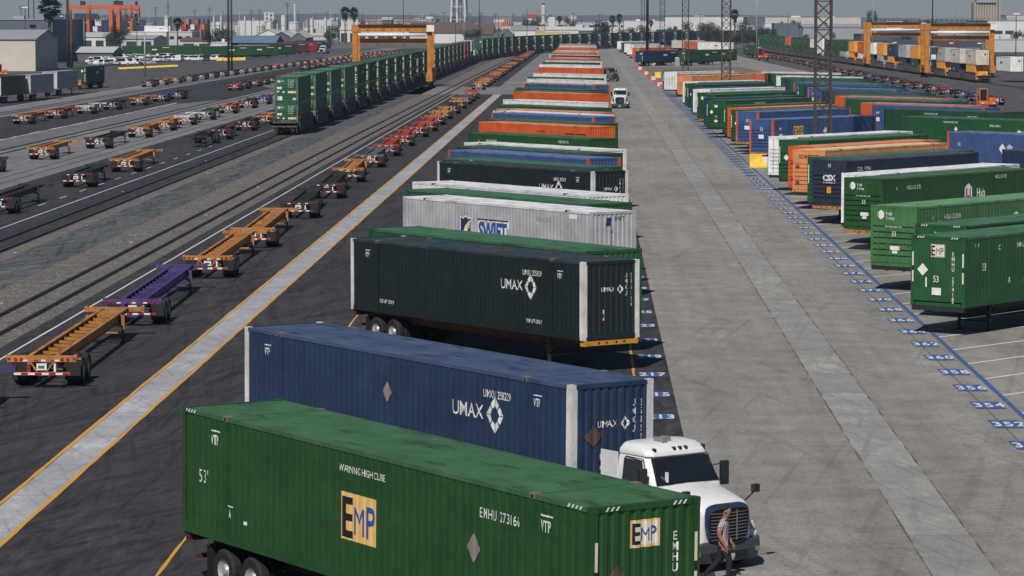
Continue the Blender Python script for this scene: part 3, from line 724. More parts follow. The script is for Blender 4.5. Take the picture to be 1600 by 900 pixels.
# ================================================================== GROUND
def ground_mat(name, base, kind):
    s = NT(name); v = s.coord('Object')
    big = s.noise(v, .05, 4, .6); med = s.noise(v, .6, 5, .65); fine = s.noise(v, 7, 5, .75)
    c = s.mul(base, s.ramp(big, .3, .7, .86, 1.14)); 
    if kind == 'asphalt':
        c = s.mul(c, s.ramp(med, .35, .65, .84, 1.18)); c = s.mul(c, s.ramp(fine, .35, .65, .80, 1.22))
        for rot, sc_ in ((R(9), (2.6, .05, 1)), (R(-7), (3.2, .06, 1)), (R(17), (2.2, .07, 1)), (R(.5), (2.8, .03, 1)), (R(32), (3.0, .10, 1))):
            wob = s.n('ShaderNodeVectorMath', operation='ADD'); wn_ = s.n('ShaderNodeTexNoise'); wn_.inputs['Scale'].default_value = .035; s.l(v, wn_.inputs['Vector']); ws_ = s.n('ShaderNodeVectorMath', operation='SCALE'); ws_.inputs['Scale'].default_value = 9.0
            s.l(wn_.outputs['Color'], ws_.inputs[0]); s.l(s.coord('Object', sc_, rot), wob.inputs[0]); s.l(ws_.outputs[0], wob.inputs[1])
            st = s.noise(wob.outputs[0], 1.0, 3, .55)
            c = s.mul(c, s.ramp(st, .57, .64, 1.0, .60)); c = s.mul(c, s.ramp(st, .40, .34, 1.0, 1.22))
        st = s.noise(s.coord('Object', (1.2, .1, 1), 0), 1.0, 4, .6); c = s.mix(s.ramp(st, .58, .78, 0, .35), c, tuple(min(1, x * 1.9 + .01) for x in base))
        rough = s.ramp(fine, .2, .8, .75, .95)
    elif kind == 'concrete':
        c = s.mul(c, s.ramp(med, .35, .65, .84, 1.12)); c = s.mul(c, s.ramp(fine, .36, .64, .76, 1.2))
        g2 = s.noise(v, 22, 3, .8); c = s.mul(c, s.ramp(g2, .34, .66, .72, 1.22)); g3 = s.noise(s.coord('Object', (2.2, 5.5, 1)), 1.0, 5, .8); c = s.mul(c, s.ramp(g3, .54, .66, 1.03, .66))
        vo = s.n('ShaderNodeTexVoronoi', feature='DISTANCE_TO_EDGE'); vo.inputs['Scale'].default_value = .28
        wv = s.n('ShaderNodeVectorMath', operation='ADD'); nn = s.n('ShaderNodeTexNoise'); nn.inputs['Scale'].default_value = .9; nn.inputs['Detail'].default_value = 6
        s.l(v, nn.inputs['Vector']); s.l(v, wv.inputs[0]); sc = s.n('ShaderNodeVectorMath', operation='SCALE'); s.l(nn.outputs['Color'], sc.inputs[0]); sc.inputs['Scale'].default_value = 3.0
        s.l(sc.outputs[0], wv.inputs[1]); s.l(wv.outputs[0], vo.inputs['Vector'])
        cr = s.math('MULTIPLY', s.ramp(vo.outputs['Distance'], .006, .0, 0, .55), s.ramp(s.noise(v, .12, 3), .50, .60))
        c = s.mix(cr, c, tuple(x * .35 for x in base))
        sp = s.noise(v, 1.9, 5, .7); c = s.mix(s.ramp(sp, .66, .74, 0, .55), c, tuple(x * .45 for x in base))
        sp2 = s.noise(s.coord('Object', (.5, 2.2, 1)), .8, 6, .75); c = s.mix(s.ramp(sp2, .58, .72, 0, .5), c, tuple(x * .5 for x in base))
        tr = s.noise(s.coord('Object', (1.3, .035, 1)), 1.0, 3, .6); c = s.mul(c, s.ramp(tr, .3, .7, .88, 1.09))
        tr2 = s.noise(s.coord('Object', (1.6, .05, 1), R(-14)), 1, 3, .5); c = s.mul(c, s.ramp(tr2, .60, .66, 1.0, .86)); tr3 = s.noise(s.coord('Object', (1.8, .05, 1), R(10)), 1, 3, .5); c = s.mul(c, s.ramp(tr3, .60, .66, 1.0, .86)); pt = s.noise(s.coord('Object', (.16, .035, 1)), 1, 2, .4); c = s.mul(c, s.ramp(pt, .5, .52, 1.0, .93))
        rough = .85
    elif kind == 'ballast':
        vo = s.n('ShaderNodeTexVoronoi'); vo.inputs['Scale'].default_value = 9.0; s.l(v, vo.inputs['Vector'])
        c = s.mix(s.ramp(med, .3, .7), tuple(x * .75 for x in base), (base[0] * 1.3, base[1] * 1.2, base[2] * 1.1))
        hs = s.n('ShaderNodeSeparateColor'); s.l(vo.outputs['Color'], hs.inputs[0])
        c = s.mul(c, s.ramp(hs.outputs[0], 0, 1, .45, 1.75)); c = s.mul(c, s.ramp(vo.outputs['Distance'], .0, .6, 1.15, .6))
        rust = s.noise(s.coord('Object', (.5, .08, 1)), 1, 3); c = s.mix(s.ramp(rust, .5, .7, 0, .3), c, (.13, .08, .055))
        rough = .95
        return s.done(c, rough, vo.outputs['Distance'], .6, .04)
    elif kind == 'panels':                       # slabs 6 m long
        sx = s.n('ShaderNodeSeparateXYZ'); s.l(v, sx.inputs[0])
        fl = s.math('FLOOR', s.math('DIVIDE', sx.outputs[1], 6.1)); wn = s.n('ShaderNodeTexWhiteNoise', noise_dimensions='1D'); s.l(fl, wn.inputs['W'])
        fr = s.math('FRACT', s.math('DIVIDE', sx.outputs[1], 6.1))
        c = s.mul(c, s.ramp(wn.outputs[0], 0, 1, .86, 1.12)); c = s.mul(c, s.ramp(fine, .35, .65, .84, 1.12)); c = s.mul(c, s.ramp(med, .35, .65, .78, 1.14)); edge = s.noise(s.coord('Object', (2.5, .3, 1)), 1, 4, .7); c = s.mix(s.ramp(edge, .46, .56, 0, .8), c, tuple(x * .84 for x in base))
        st = s.noise(s.coord('Object', (.25, 1.6, 1)), 1, 5, .7); c = s.mul(c, s.ramp(st, .58, .7, 1.0, .80)); c = s.mul(c, s.ramp(st, .40, .30, 1.0, 1.12))
        for rot in (R(-14), R(-22), R(8)):
            tt = s.noise(s.coord('Object', (4.0, .10, 1), rot), 1.0, 3, .5); c = s.mul(c, s.ramp(tt, .58, .68, 1.0, .82))
        j = s.math('LESS_THAN', fr, .012); c = s.mix(s.math('MULTIPLY', j, .55), c, tuple(x * .35 for x in base))
        rough = .85
    return s.done(c, rough, fine, .25, .01)
GM = dict(
    lane=ground_mat('lane_concrete', (.272, .256, .228), 'concrete'), pale=ground_mat('pale_concrete', (.205, .205, .204), 'concrete'),
    asphalt=ground_mat('dark_asphalt', (.036, .034, .036), 'asphalt'), service=ground_mat('service_asphalt', (.088, .091, .090), 'asphalt'),
    far=ground_mat('far_asphalt', (.085, .082, .082), 'asphalt'), soil=ground_mat('bare_soil', (.15, .13, .11), 'concrete'), ballast=ground_mat('ballast_stone', (.175, .165, .152), 'ballast'),
    gutter=ground_mat('gutter_slabs', (.315, .303, .28), 'panels'), strip=ground_mat('white_strip', (.40, .41, .425), 'panels'), between=ground_mat('track_fill', (.036, .032, .03), 'asphalt'))
def sheet(name, x0, x1, y0, y1, lvl, mat, pts=None):
    mb = MB(); z = .004 * lvl
    if pts: mb.add([(x, y, z) for x, y in pts], [tuple(range(len(pts)))])
    else: mb.quad((x0, y0, z), (x1, y0, z), (x1, y1, z), (x0, y1, z))
    o = mb.build(name, mat); tag(o, kind='structure'); return o
o = sheet('ground', -9000, 9000, -300, 14000, -2, GM['soil'])
Y0, Y1, YR0, YR1 = 30, 1310, 534, 592
sheet('lane', 3.03, 8.12, Y0, Y1, 1, GM['lane']); sheet('lane', 9.72, 58, Y0, Y1, 1, GM['lane'])
sheet('gutter', 8.12, 9.72, Y0, Y1, 1, GM['gutter'])
def wavy_(mb, xc):
    y = Y0; w0 = .02
    while y < Y1:
        w1 = max(.0, random.gauss(.018, .014)); y2 = y + .9; mb.quad((xc - w0, y, .01), (xc + w0, y, .01), (xc + w1, y2, .01), (xc - w1, y2, .01)); y = y2; w0 = w1
mj = MB()
for x in (8.12, 9.72): wavy_(mj, x)
mj.quad((13.35, Y0, .01), (13.39, Y0, .01), (13.39, 320, .01), (13.35, 320, .01))
tag(mj.build('pavement_joint', plain('joint_tar', (.11, .10, .09), .9, var=.5, scale=1.5)), kind='structure')
sheet('asphalt', -23.3, -15.85, Y0, YR0, 1, GM['asphalt']); sheet('asphalt', -14.55, 3.03, Y0, YR0, 1, GM['asphalt'])
sheet('white_strip', -15.75, -14.65, Y0, YR0, 1, GM['strip'])
def worn(name, col, base, amt=.62):
    s = NT(name); v = s.coord('Object'); f = s.noise(v, 2.2, 6, .8); g = s.noise(v, 14, 3, .7)
    c = s.mul(col, s.ramp(g, .3, .7, .85, 1.1)); c = s.mix(s.ramp(f, amt, amt + .07), c, base); return s.done(c, .7)
YL = worn('worn_yellow_paint', (.66, .32, .045), (.05, .05, .05)); BL = worn('worn_blue_paint', (.045, .115, .30), (.22, .22, .21), .60); WLN = worn('worn_white_paint', (.70, .70, .68), (.16, .16, .155), .60)
yl = MB(); pd = 0
def wavy(mb, xc, w, y0, y1, z, dy=1.3, amp=.02):
    y = y0; a0 = random.uniform(-amp, amp); b0 = random.uniform(-amp, amp)
    while y < y1:
        y2 = min(y1, y + dy); a1 = random.uniform(-amp, amp); b1 = random.uniform(-amp, amp)
        mb.quad((xc - w / 2 + a0, y, z), (xc + w / 2 + b0, y, z), (xc + w / 2 + b1, y2, z), (xc - w / 2 + a1, y2, z)); y = y2; a0, b0 = a1, b1
wavy(yl, -15.82, .13, Y0, YR0, .012); wavy(yl, -14.58, .13, Y0, YR0, .012); wavy(yl, -10.1, .09, Y0, YR0, .012); wavy(yl, 1.72, .09, 100, YR0, .012)
tag(yl.build('yellow_line', YL), kind='structure')
sheet('cross_road', -31, 3.03, YR0, YR1, 1, GM['pale'])
sheet('asphalt', -23.3, -16.5, YR1, Y1, 1, GM['asphalt']); sheet('service_road', -16.5, -11.3, YR1, Y1, 1, GM['pale']); sheet('asphalt', -11.3, 3.03, YR1, Y1, 1, GM['asphalt'])
sheet('gravel_bed', -28.2, -23.3, Y0, YR0, 1, GM['ballast']); sheet('gravel_bed', -28.2, -23.3, YR1, Y1, 1, GM['ballast'])
sheet('service_road', -31.5, -28.2, Y0, Y1, 1, GM['service']); sheet('gravel_bed', -32.55, -31.5, Y0, Y1, 1, GM['ballast'])
sheet('asphalt', -34.4, -32.55, Y0, Y1, 1, GM['between'])
sheet('asphalt', -44.6, -34.4, Y0, Y1, 1, GM['asphalt'])
sheet('service_road', -57.2, -44.6, Y0, Y1, 1, GM['pale']); sheet('service_road', -62.4, -57.2, Y0, Y1, 1, ground_mat('grey_concrete', (.16, .16, .158), 'concrete'))
sheet('asphalt', 0, 0, 0, 0, 2, GM['asphalt'], [(-62.4, Y0), (-62.4, 470), (-58, 500), (-58, 580), (-62.4, 600), (-62.4, Y1), (-76.5, Y1), (-76.5, 560), (-90, 540), (-90, Y0)])
sheet('service_road', 0, 0, 0, 0, 3, GM['pale'], [(-76.5, Y0), (-76.5, 560), (-76.5, Y1), (-84.5, Y1), (-84.5, Y0)])
sheet('far_yard', -300, -84.5, Y0, Y1, 1, GM['far'])
sheet('far_yard', 0, 0, 0, 0, 2, GM['far'], [(58, 300), (160, 300), (160, 1310), (50, 1310), (51, 900)])
sheet('far_yard', 0, 0, 0, 0, 3, ground_mat('island_paving', (.20, .16, .14), 'concrete'), [(14.4, 592), (19, 592), (45, 640), (40, 830), (14.4, 830)])
wl = MB()
wavy(wl, -22.5, .10, Y0, YR0, .012, 3, .008); wavy(wl, -36.4, .10, Y0, 900, .012, 3, .008); wavy(wl, -62.5, .25, Y0, 480, .016, 2, .1); wavy(wl, -84.6, .2, Y0, 900, .018, 3, .05)
for k in range(14): wl.quad((-38.2, 200 + k * 9, .012), (-38.1, 200 + k * 9, .012), (-38.1, 203 + k * 9, .012), (-38.2, 203 + k * 9, .012))
for k in range(-3, 90):
    y = 104 + k * 5.0
    a = R(48)
    wl.quad((14.42, y, .012), (14.42 + 13 * math.cos(a), y + 13 * math.sin(a), .012), (14.42 + 13 * math.cos(a), y + 13 * math.sin(a) + .24, .012), (14.42, y + .24, .012))
tag(wl.build('white_line', WLN), kind='structure')
bl = MB(); wavy(bl, 14.33, .19, Y0, 560, .014, 2.5, .012)
bt = MB()
for k in range(-2, 92):
    y = 101.3 + k * 5.0
    xa, xb = 13.12, 14.06
    bl.quad((xa - .06, y - 1.0, .016), (xb, y - 1.0, .016), (xb - .03, y + 1.0, .016), (xa - .09, y + 1.0, .016))
    if y < 260:
        vs, fs, w = text2d('%d' % (352 + 2 * k), 1.05, .42, .02, 1.15); n = xa + (xb - xa - w) / 2
        bt.add([(n + x, y - .52 + yy, .020) for x, yy in vs], fs)
for k in range(66):
    y = 96.8 + k * 6.15
    xa, xb = 1.95, 2.86
    bl.quad((xa, y - .7, .016), (xb, y - .7, .016), (xb, y + .7, .016), (xa, y + .7, .016))
    if y < 240:
        vs, fs, w = text2d('%d' % (211 + 2 * k), 1.0, .42, .02, 1.1); n = xa + (xb - xa - w) / 2
        bt.add([(n + x, y - .5 + yy, .020) for x, yy in vs], fs)
tag(bl.build('blue_line', BL), kind='structure'); tag(bt.build('painted_numbers', WLN), kind='structure')
# loose paper and grit scattered along the rails
lt = MB()
for k in range(40):
    x = random.choice((-34.9, -33.4, -31.9, -26.8, -24.8)) + random.uniform(-.5, .5); y = random.uniform(100, 420); s_ = random.uniform(.05, .16)
    lt.add([(x - s_, y - s_, .03), (x + s_, y - s_ * .4, .05), (x + s_ * .7, y + s_, .035), (x - s_ * .8, y + s_ * .6, .06)], [(0, 1, 2, 3)])
tag(lt.build('litter', M['white']), kind='stuff')
# ---- tracks
railm = plain('worn_rail', (.07, .05, .042), .5, .4, var=.3); railtop = plain('rail_head', (.16, .15, .14), .35, .7, var=.1); sleeper = plain('sleeper', (.055, .045, .04), .9, var=.4)
def track(name, pts, sleepers=True, raised=.16):
    mb = MB()
    for (p, q) in zip(pts, pts[1:]):
        p, q = Vector((*p, 0)), Vector((*q, 0)); d = (q - p).normalized(); nrm = Vector((-d.y, d.x, 0))
        for s in (-1, 1):
            c = nrm * s * .7525
            mb.bar(p + c + Vector((0, 0, raised * .5)), q + c + Vector((0, 0, raised * .5)), .10, raised, 0)
            mb.bar(p + c + Vector((0, 0, raised + .004)), q + c + Vector((0, 0, raised + .004)), .07, .02, 1)
        if sleepers:
            n = int((q - p).length / .6)
            for i in range(n):
                c = p + (q - p) * (i / n); mb.bar(c - nrm * 1.25 + Vector((0, 0, .012)), c + nrm * 1.25 + Vector((0, 0, .012)), .22, .05, 2)
    tag(mb.build(name, [railm, railtop, sleeper]), kind='structure')
def strain(s):          # centre line of the long left train; s = distance from its front
    y = 351 + s
    if y < 880: return -33.5, y, math.pi / 2
    Rr = 2190.0; a = (y - 880) / Rr
    return -33.5 + Rr * (1 - math.cos(a)), 880 + Rr * math.sin(a), math.pi / 2 - a
track('railway_track', [(-33.5, Y0), (-33.5, 880)] + [strain(529 + k * 60)[:2] for k in range(1, 15)], False, .12)
track('railway_track', [(-25.0, Y0), (-24.9, 350), (-24.3, 700), (-23.4, 1000), (-20, 1300)], False, .15)
track('railway_track', [(-46.9, Y0), (-46.9, 560)], False, .02); track('railway_track', [(-57.0, Y0), (-56.6, 560), (-57, 1200)], False, .08)
track('railway_track', [(-79.2, Y0), (-79.0, 900)], False, .08); track('railway_track', [(-71, 600), (-68, 1200)], False, .06)
mb = MB(); mb.box(-35.15, -34.5, Y0, 560, .0, .035); mb.box(-57.9, -57.75, Y0, 560, 0, .03); tag(mb.build('track_kerb', M['dark']), kind='structure')

# ================================================================== CONTAINERS IN THE MIDDLE ROW
A1 = R(-54)
def by_corner(corner, rz, side_end, L=L53):
    """centre of a container from its near corner. side_end +1: corner is (+L/2, -W/2), -1: (-L/2, -W/2)"""
    u = Vector((math.cos(rz), math.sin(rz), 0)); v = Vector((-math.sin(rz), math.cos(rz), 0))
    return corner - u * side_end * L / 2 + v * WD / 2
ZC = 1.2
CN = dict(train_green='green', csx_blue='slate blue', mid_green='green', light_green='light green', green='green', dark_green='dark green', blue='blue', navy='navy blue', black='black', orange='orange', pale_orange='pale orange', brick_orange='brick orange', white='white', grey='grey', light_grey='light grey', slate='slate blue', yellow='yellow', red='red', cream='cream', brown='brown')
GL = 'containers parked on chassis in the middle row'
GLc = 'chassis carrying the containers of the middle row'
def fitted(style, x, y, ang, tilt, label, clabel, chc='black'):
    u = Vector((math.cos(ang), math.sin(ang), 0)); v = Vector((-math.sin(ang), math.cos(ang), 0))
    c = Vector((x, y, ZC)) + u * L53 / 2 + v * WD / 2; c.z += tilt * L53 / 2
    o = add_container(style, c, ang, label, GL); o.rotation_euler = (0, -tilt, ang)
    k = add_chassis(chc, 16.1, c.x, c.y, ang, clabel, GLc, True, z=tilt * L53 / 2 * .5); k.rotation_euler = (0, -tilt * .6, ang)
    return k
def mid(style, x, y, label, clabel=None, rz=A1, chc='black', hi=True, z=ZC):
    c = by_corner(Vector((x, y, z)), rz, 1)
    add_container(style, c, rz, label, GL)
    if clabel: add_chassis(chc, 16.1, c.x, c.y, rz, clabel, GLc, hi)
    return c
cC = fitted('emp_near', -9.3975, 72.46, -.9437, -.0184, 'weathered green container with a yellow EMP panel, nearest the camera', 'dark red tailed chassis under the nearest green container', chc='maroon')
cB = fitted('umax_navy', -9.998, 91.366, -.9355, -.0112, 'navy blue UMAX container with white corner posts behind the nearest green one', 'black chassis under the navy blue UMAX container')
cA = fitted('umax_black', -9.65, 128.243, -.9427, .0026, 'black UMAX container with white corner posts standing alone in front of the packed row', 'rusty chassis with an orange front bolster under the black UMAX container', chc='rust')
for ch_ in bpy.data.objects:
    if ch_.parent and ch_.parent.get('label', '').startswith('rusty chassis with an orange') and ch_.name.startswith('front_bolster'):
        ch_.data = ch_.data.copy(); ch_.data.materials[0] = paint('bolster_orange', (.60, .26, .03), rust=.6, dirt=.5)
rowL = [('green', 121.6, 'green container with a bright roof right behind the black UMAX container', 0), ('swift', 145.6, 'silver grey SWIFT container with shield emblem and blue letters', 0),
        ('green', 152.6, 'green container right behind the silver SWIFT container', 0), ('white', 159.0, 'white container with a low rusty roof edge behind the silver one', 0),
        ('umax_black', 183.2, 'second black container with white posts, far behind the silver one', 0), ('green', 190.0, 'green container close behind the second black container', 0),
        ('blue', 200.5, 'blue container with orange red posts in the middle row', 0), ('dark_green', 208.5, 'dark green container just behind the blue one with orange red posts', 0), ('white', 214.5, 'white container in front of the hexagon marked green one', 0),
        ('hub', 233.5, 'green container with a white hexagon emblem in the middle row', 0), ('schneider', 260.0, 'bright orange SCHNEIDER container in the middle row', 0), ('green', 268.0, 'green container behind the bright orange SCHNEIDER one', 0),
        ('blue', 284.5, 'blue container with a white top edge behind the orange one', 0), ('white', 291.0, 'white container behind the second blue one', 0), ('brick_orange', 297.5, 'brick orange container seen as a thin band', 0), ('green', 311.0, 'green container with a glossy patch on its roof', 0),
        ('white', 332.5, 'white container with a white end post beside the white truck', 0), ('orange', 369.0, 'orange container level with the white truck', 0), ('green', 379.0, None, 0), ('green', 391.0, None, 0), ('blue', 414.0, None, 0), ('pale_orange', 425, None, 0),
        ('white', 445.0, None, 0), ('green', 465.0, None, 0), ('white', 492.0, None, 0), ('orange', 552.0, 'orange container with dark lettering beyond the crossing', 0), ('white', 586.0, None, 0), ('green', 622, None, 0), ('white', 640, None, 0), ('brick_orange', 672, None, 0), ('pale_orange', 700, None, 0), ('navy', 728, None, 0), ('white', 745, None, 0),
        ('brick_orange', 778, None, 0), ('pale_orange', 815, None, 0), ('cream_', 838, None, 0), ('orange', 872, None, 0), ('brick_orange', 905, None, 0), ('pale_orange', 938, None, 0), ('white', 975, None, 0), ('grey', 1010, None, 0), ('brick_orange', 1045, None, 0)]
STYLES['cream_'] = dict(col='cream')
CN['cream_'] = 'cream'
for i, (st, y, lab, _) in enumerate(rowL):
    n = i + 4
    x = random.uniform(-.3, .3) + (.0 if y < 200 else .3) + (.3 if y > 400 else .0)
    if st == 'umax_black': x = .3
    rz = A1 + R(random.uniform(-.8, .8))
    c = by_corner(Vector((x, y, ZC + random.uniform(-.05, .05))), rz, 1)
    nm = CN.get(st, CN.get(STYLES[st]['col']))
    lab = lab or f'{nm} container, {nth(n)} back from the camera in the middle row'
    add_container(st, c, rz, lab, GL)
    add_chassis('black', 16.1, c.x, c.y, rz, f'dark chassis under the {nth(n)} container back in the middle row', GLc, y < 200)

# ================================================================== RIGHT ROWS
A2 = R(52)
GR = 'containers parked on chassis along the blue line'; GR2 = 'containers parked in the second row on the right'
right = [('emp_right', 1424, 367, 'green EMP container nearest the camera on the right'), ('emp_right', 1430, 349, 'green container whose roof shows just behind the right hand EMP container'), ('hub_light', 1361, 320, 'light green container with white hexagon on its rusty door'),
         ('hub', 1319, 277, 'green container with white hexagon door and large Hub emblem on its side'), ('white', 1315, 270, 'white container squeezed between the slate blue and the green Hub ones'), ('csx', 1269, 249, 'slate blue CSX container with orange sticker on its door'), ('green', 1262, 245, 'green container behind the slate blue CSX one'),
         ('schneider_pale', 1239, 233, 'pale orange SCHNEIDER container beside the slate blue one'), ('schneider', 1232, 228, 'bright orange container behind the pale orange one on the right'), ('green', 1217, 218, 'green container with a white diamond beside the white one on the right'), ('white', 1201, 213, 'white container with a long bright roof near the yellow box'),
         ('blue', 1171, 186, 'nearest blue container with orange red posts behind the lattice mast'), ('blue', 1150, 174, 'second blue container with orange red posts'), ('green', 1142, 171.5, 'green container behind the second blue one'), ('orange', 1137, 168, 'orange red container with a ribbed door on the right'), ('green', 1131, 164, None), ('green', 1104, 156, 'green container with white labels and yellow edged door'), ('navy', 1100, 152.5, None), ('hub', 1091, 147, 'green container with white hexagon door, farther one on the right'),
         ('green', 1089, 144.5, None), ('white', 1083, 139, None), ('navy', 1080, 137, None), ('dark_green', 1074, 132, None), ('green', 1070, 130, None), ('white', 1067, 127.5, None), ('pale_orange', 1059, 118, 'pale orange container beyond the white ones on the right'), ('brick_orange', 1058, 115.5, None), ('white', 1038, 112, 'white container standing at the near edge of the brown island'), ('green', 1036, 110.5, None)]
for i, (st, px, py, lab) in enumerate(right):
    p = G(px, py, ZC + HC); rz = A2 + R(random.uniform(-1, 1))
    c = Vector((p.x, p.y, ZC)) + Vector((math.cos(rz), math.sin(rz), 0)) * L53 / 2 - Vector((-math.sin(rz), math.cos(rz), 0)) * WD / 2
    nm = CN.get(st, CN.get(STYLES[st]['col']))
    add_container(st, c, rz, lab or f'{nm} container, {nth(i + 1)} from the camera along the blue line', GR)
    add_chassis('orange' if st in ('csx', 'hub', 'blue') else 'black', 16.1, c.x, c.y, rz, f'chassis under the {nth(i + 1)} container along the blue line', 'chassis under the containers along the blue line', p.y < 240, flip=True)
A3 = R(-51)
row2 = [('blue2', 1480, 205, 'blue container with a large white diamond in the second row'), ('navy', 1566, 233, 'navy container with a small white logo at the right edge'), ('green', 1407, 181, 'green container with a pale roof edge in the second row'), ('dark_green', 1381, 169, 'dark green container in the second row behind the blue ones'), ('blue', 1360, 163, None), ('orange', 1345, 160, None),
        ('green', 1322, 154, None), ('blue', 1318, 152, None), ('orange', 1305, 149.5, None), ('green', 1296, 146.5, None), ('navy', 1290, 143.5, None), ('dark_green', 1284, 141, None), ('blue', 1262, 136, None), ('navy', 1256, 133, None), ('green', 1248, 130.5, None), ('blue', 1240, 128, None), ('green', 1233, 125.5, None), ('navy', 1226, 123, None), ('green', 1220, 120.5, None), ('white', 1213, 118, None), ('green', 1200, 115, None), ('white', 1190, 112, None), ('brick_orange', 1150, 113.5, None)]
for i, (st, px, py, lab) in enumerate(row2):
    p = G(px, py, ZC + HC); rz = A3 + R(random.uniform(-1, 1))
    c = by_corner(Vector((p.x, p.y, ZC)), rz, -1)
    nm = CN.get(st, CN.get(STYLES[st]['col']))
    add_container(st, c, rz, lab or f'{nm} container, {nth(i + 1)} from the camera in the second row', GR2)
    if i < 4: add_chassis('black', 16.1, c.x, c.y, rz, f'chassis under the {nth(i + 1)} container of the second row', 'chassis under the second row', False)
# island group beyond the brown paving
GI = 'containers beyond the brown island'
for i, (col, px, pyb, rz, z, lab) in enumerate([('navy', 1005, 103.5, A2, 0, 'navy container beside the yellow barriers'), ('green', 1071, 103, A2, 0, 'green container with a white round emblem behind the lattice mast'), ('green', 1098, 101, A2, 0, 'green container right of the emblem container'),
        ('orange', 999, 97, A2, 0, 'orange ended container at the head of the island rows'), ('white', 990, 91, A2, 0, 'white container behind the orange ended one'), ('white', 985, 87.5, A2, 0, 'second white container behind the orange ended one'), ('green', 980, 85, A2, 0, 'green container among the white island ones'), ('white', 973, 82, A2, 0, 'farthest white container at the lane end'),
        ('cream', 1075, 80, A3, 0, 'cream roofed container in the middle of the island rows'), ('brick_orange', 1095, 82, A3, 0, 'brick roofed container in the island rows'), ('white', 1118, 84, A3, 0, 'white roofed container in the island rows'), ('green', 990, 70, R(3), 0, 'green container in the far line, first from the left'), ('green', 1040, 69, R(2), 0, 'green container in the far line under the poles'), ('dark_green', 1052, 69, R(4), 2.9, 'dark green container stacked on the far line')]):
    p = G(px, pyb, 0)
    if rz == A2: p = by_corner(p, rz, -1)
    far_container(col, (p.x, p.y, ZC + z), rz, lab, GI)
    if z == 0: add_chassis('black', 16.1, p.x, p.y, rz, f'black chassis under the {nth(i + 1)} island container', 'chassis beyond the island', False)

# ================================================================== EMPTY CHASSIS COLUMNS
def column(name, group, items, x, hi_until=260, word=''):
    for i, it in enumerate(items):
        col, tail, front = it[:3]; flip = len(it) > 3 and it[3]
        L = front - tail; xx = x(.5 * (tail + front)) + random.uniform(-.12, .12)
        if L > 17.6: L = 18.8
        elif L > 14.5: L = 16.4
        elif L > 12.8: L = 13.6
        else: L = 12.3
        y = (tail + L / 2)
        add_chassis(col, L, xx, y, math.pi / 2 + R(random.uniform(.2, 1.6)), f'empty {col} chassis, {nth(i + 1)} from the camera in the line {word}', group, tail < hi_until, flip=bool(flip))
g1 = 'empty chassis lined up beside the white strip'
items = [('purple', 88, 106.6), ('orange', 110.2, 128.4), ('purple', 132.7, 152.0), ('orange', 157, 175.4), ('orange', 177.9, 197), ('black', 204, 219), ('black', 226.4, 242), ('orange', 249, 266), ('grey', 273.5, 291), ('red', 296, 313), ('red', 319, 336), ('red', 343, 357), ('red', 361, 377), ('orange', 382, 399), ('orange', 404, 419), ('black', 426, 441), ('orange', 450, 465), ('blue', 472, 485), ('orange', 488, 500), ('red', 503, 518)]
y = 566; cc = ['orange', 'orange', 'orange', 'rust', 'orange', 'orange', 'red', 'orange', 'black', 'orange', 'rust', 'orange', 'orange', 'black', 'black', 'orange', 'rust', 'black', 'orange', 'red', 'grey', 'orange', 'black', 'rust', 'orange', 'red', 'black', 'orange', 'grey', 'black']
for c_ in cc:
    items.append((c_, y, y + 16.3)); y += 20 + random.uniform(-1, 3)
column('c', g1, items, lambda y: -20.4 if y < 105 else -19.35 if y < 150 else (-19.0 if y < 350 else -18.6 if y < 560 else -19.6), 300, 'beside the white strip')
items = [('black', 208, 224), ('black', 241, 255), ('orange', 265, 288), ('black', 316, 330, 1), ('maroon', 336, 350), ('black', 362, 376), ('orange', 381, 395)]
column('c', 'empty chassis on the dark strip left of the train', items, lambda y: -39.4, 290, 'left of the train')
items = [('black', 252, 268, 1), ('orange', 288, 305), ('black', 312, 330), ('orange', 341, 357), ('orange', 362, 374), ('white', 381, 395), ('green', 400, 416), ('red', 427, 441), ('black', 451, 465), ('blue', 472, 485), ('red', 493, 507)]
column('c', 'empty chassis on the pale lane', items, lambda y: -50.4 if y < 300 else -48.9, 290, 'on the pale lane')
items = [('orange', 383, 399), ('red', 404, 418), ('white', 424, 438), ('black', 443, 457), ('orange', 465, 479), ('blue', 486, 497), ('black', 501, 515)]
column('c', 'empty chassis on the far dark strip', items, lambda y: -69.3 + (y - 383) * .03, 0, 'on the far dark strip')
def fill(y0, y1, step, pal):
    out = []; y = y0
    while y < y1:
        out.append((random.choice(pal), y, y + 13.4)); y += step + random.uniform(-1.5, 2.5)
    return out
pal = ['black', 'orange', 'black', 'rust', 'black', 'grey', 'black', 'red', 'black', 'blue', 'maroon', 'rust']
column('c', 'empty chassis along the truck road', fill(588, 1130, 16.5, pal), lambda y: -82.3 + (y - 588) * .018, 0, 'along the truck road')
column('c', 'empty chassis behind the train', fill(560, 1090, 15.5, pal), lambda y: -63.0 + (y - 560) * .004, 0, 'behind the train')
column('c', 'empty chassis farther behind the train', fill(780, 1150, 15.5, pal), lambda y: -70 + (y - 780) * .01, 0, 'farther behind the train')
column('c', 'empty chassis by the right hand train', fill(470, 1130, 19, pal), lambda y: 60.5 - (y - 500) * .004, 0, 'by the right hand train')

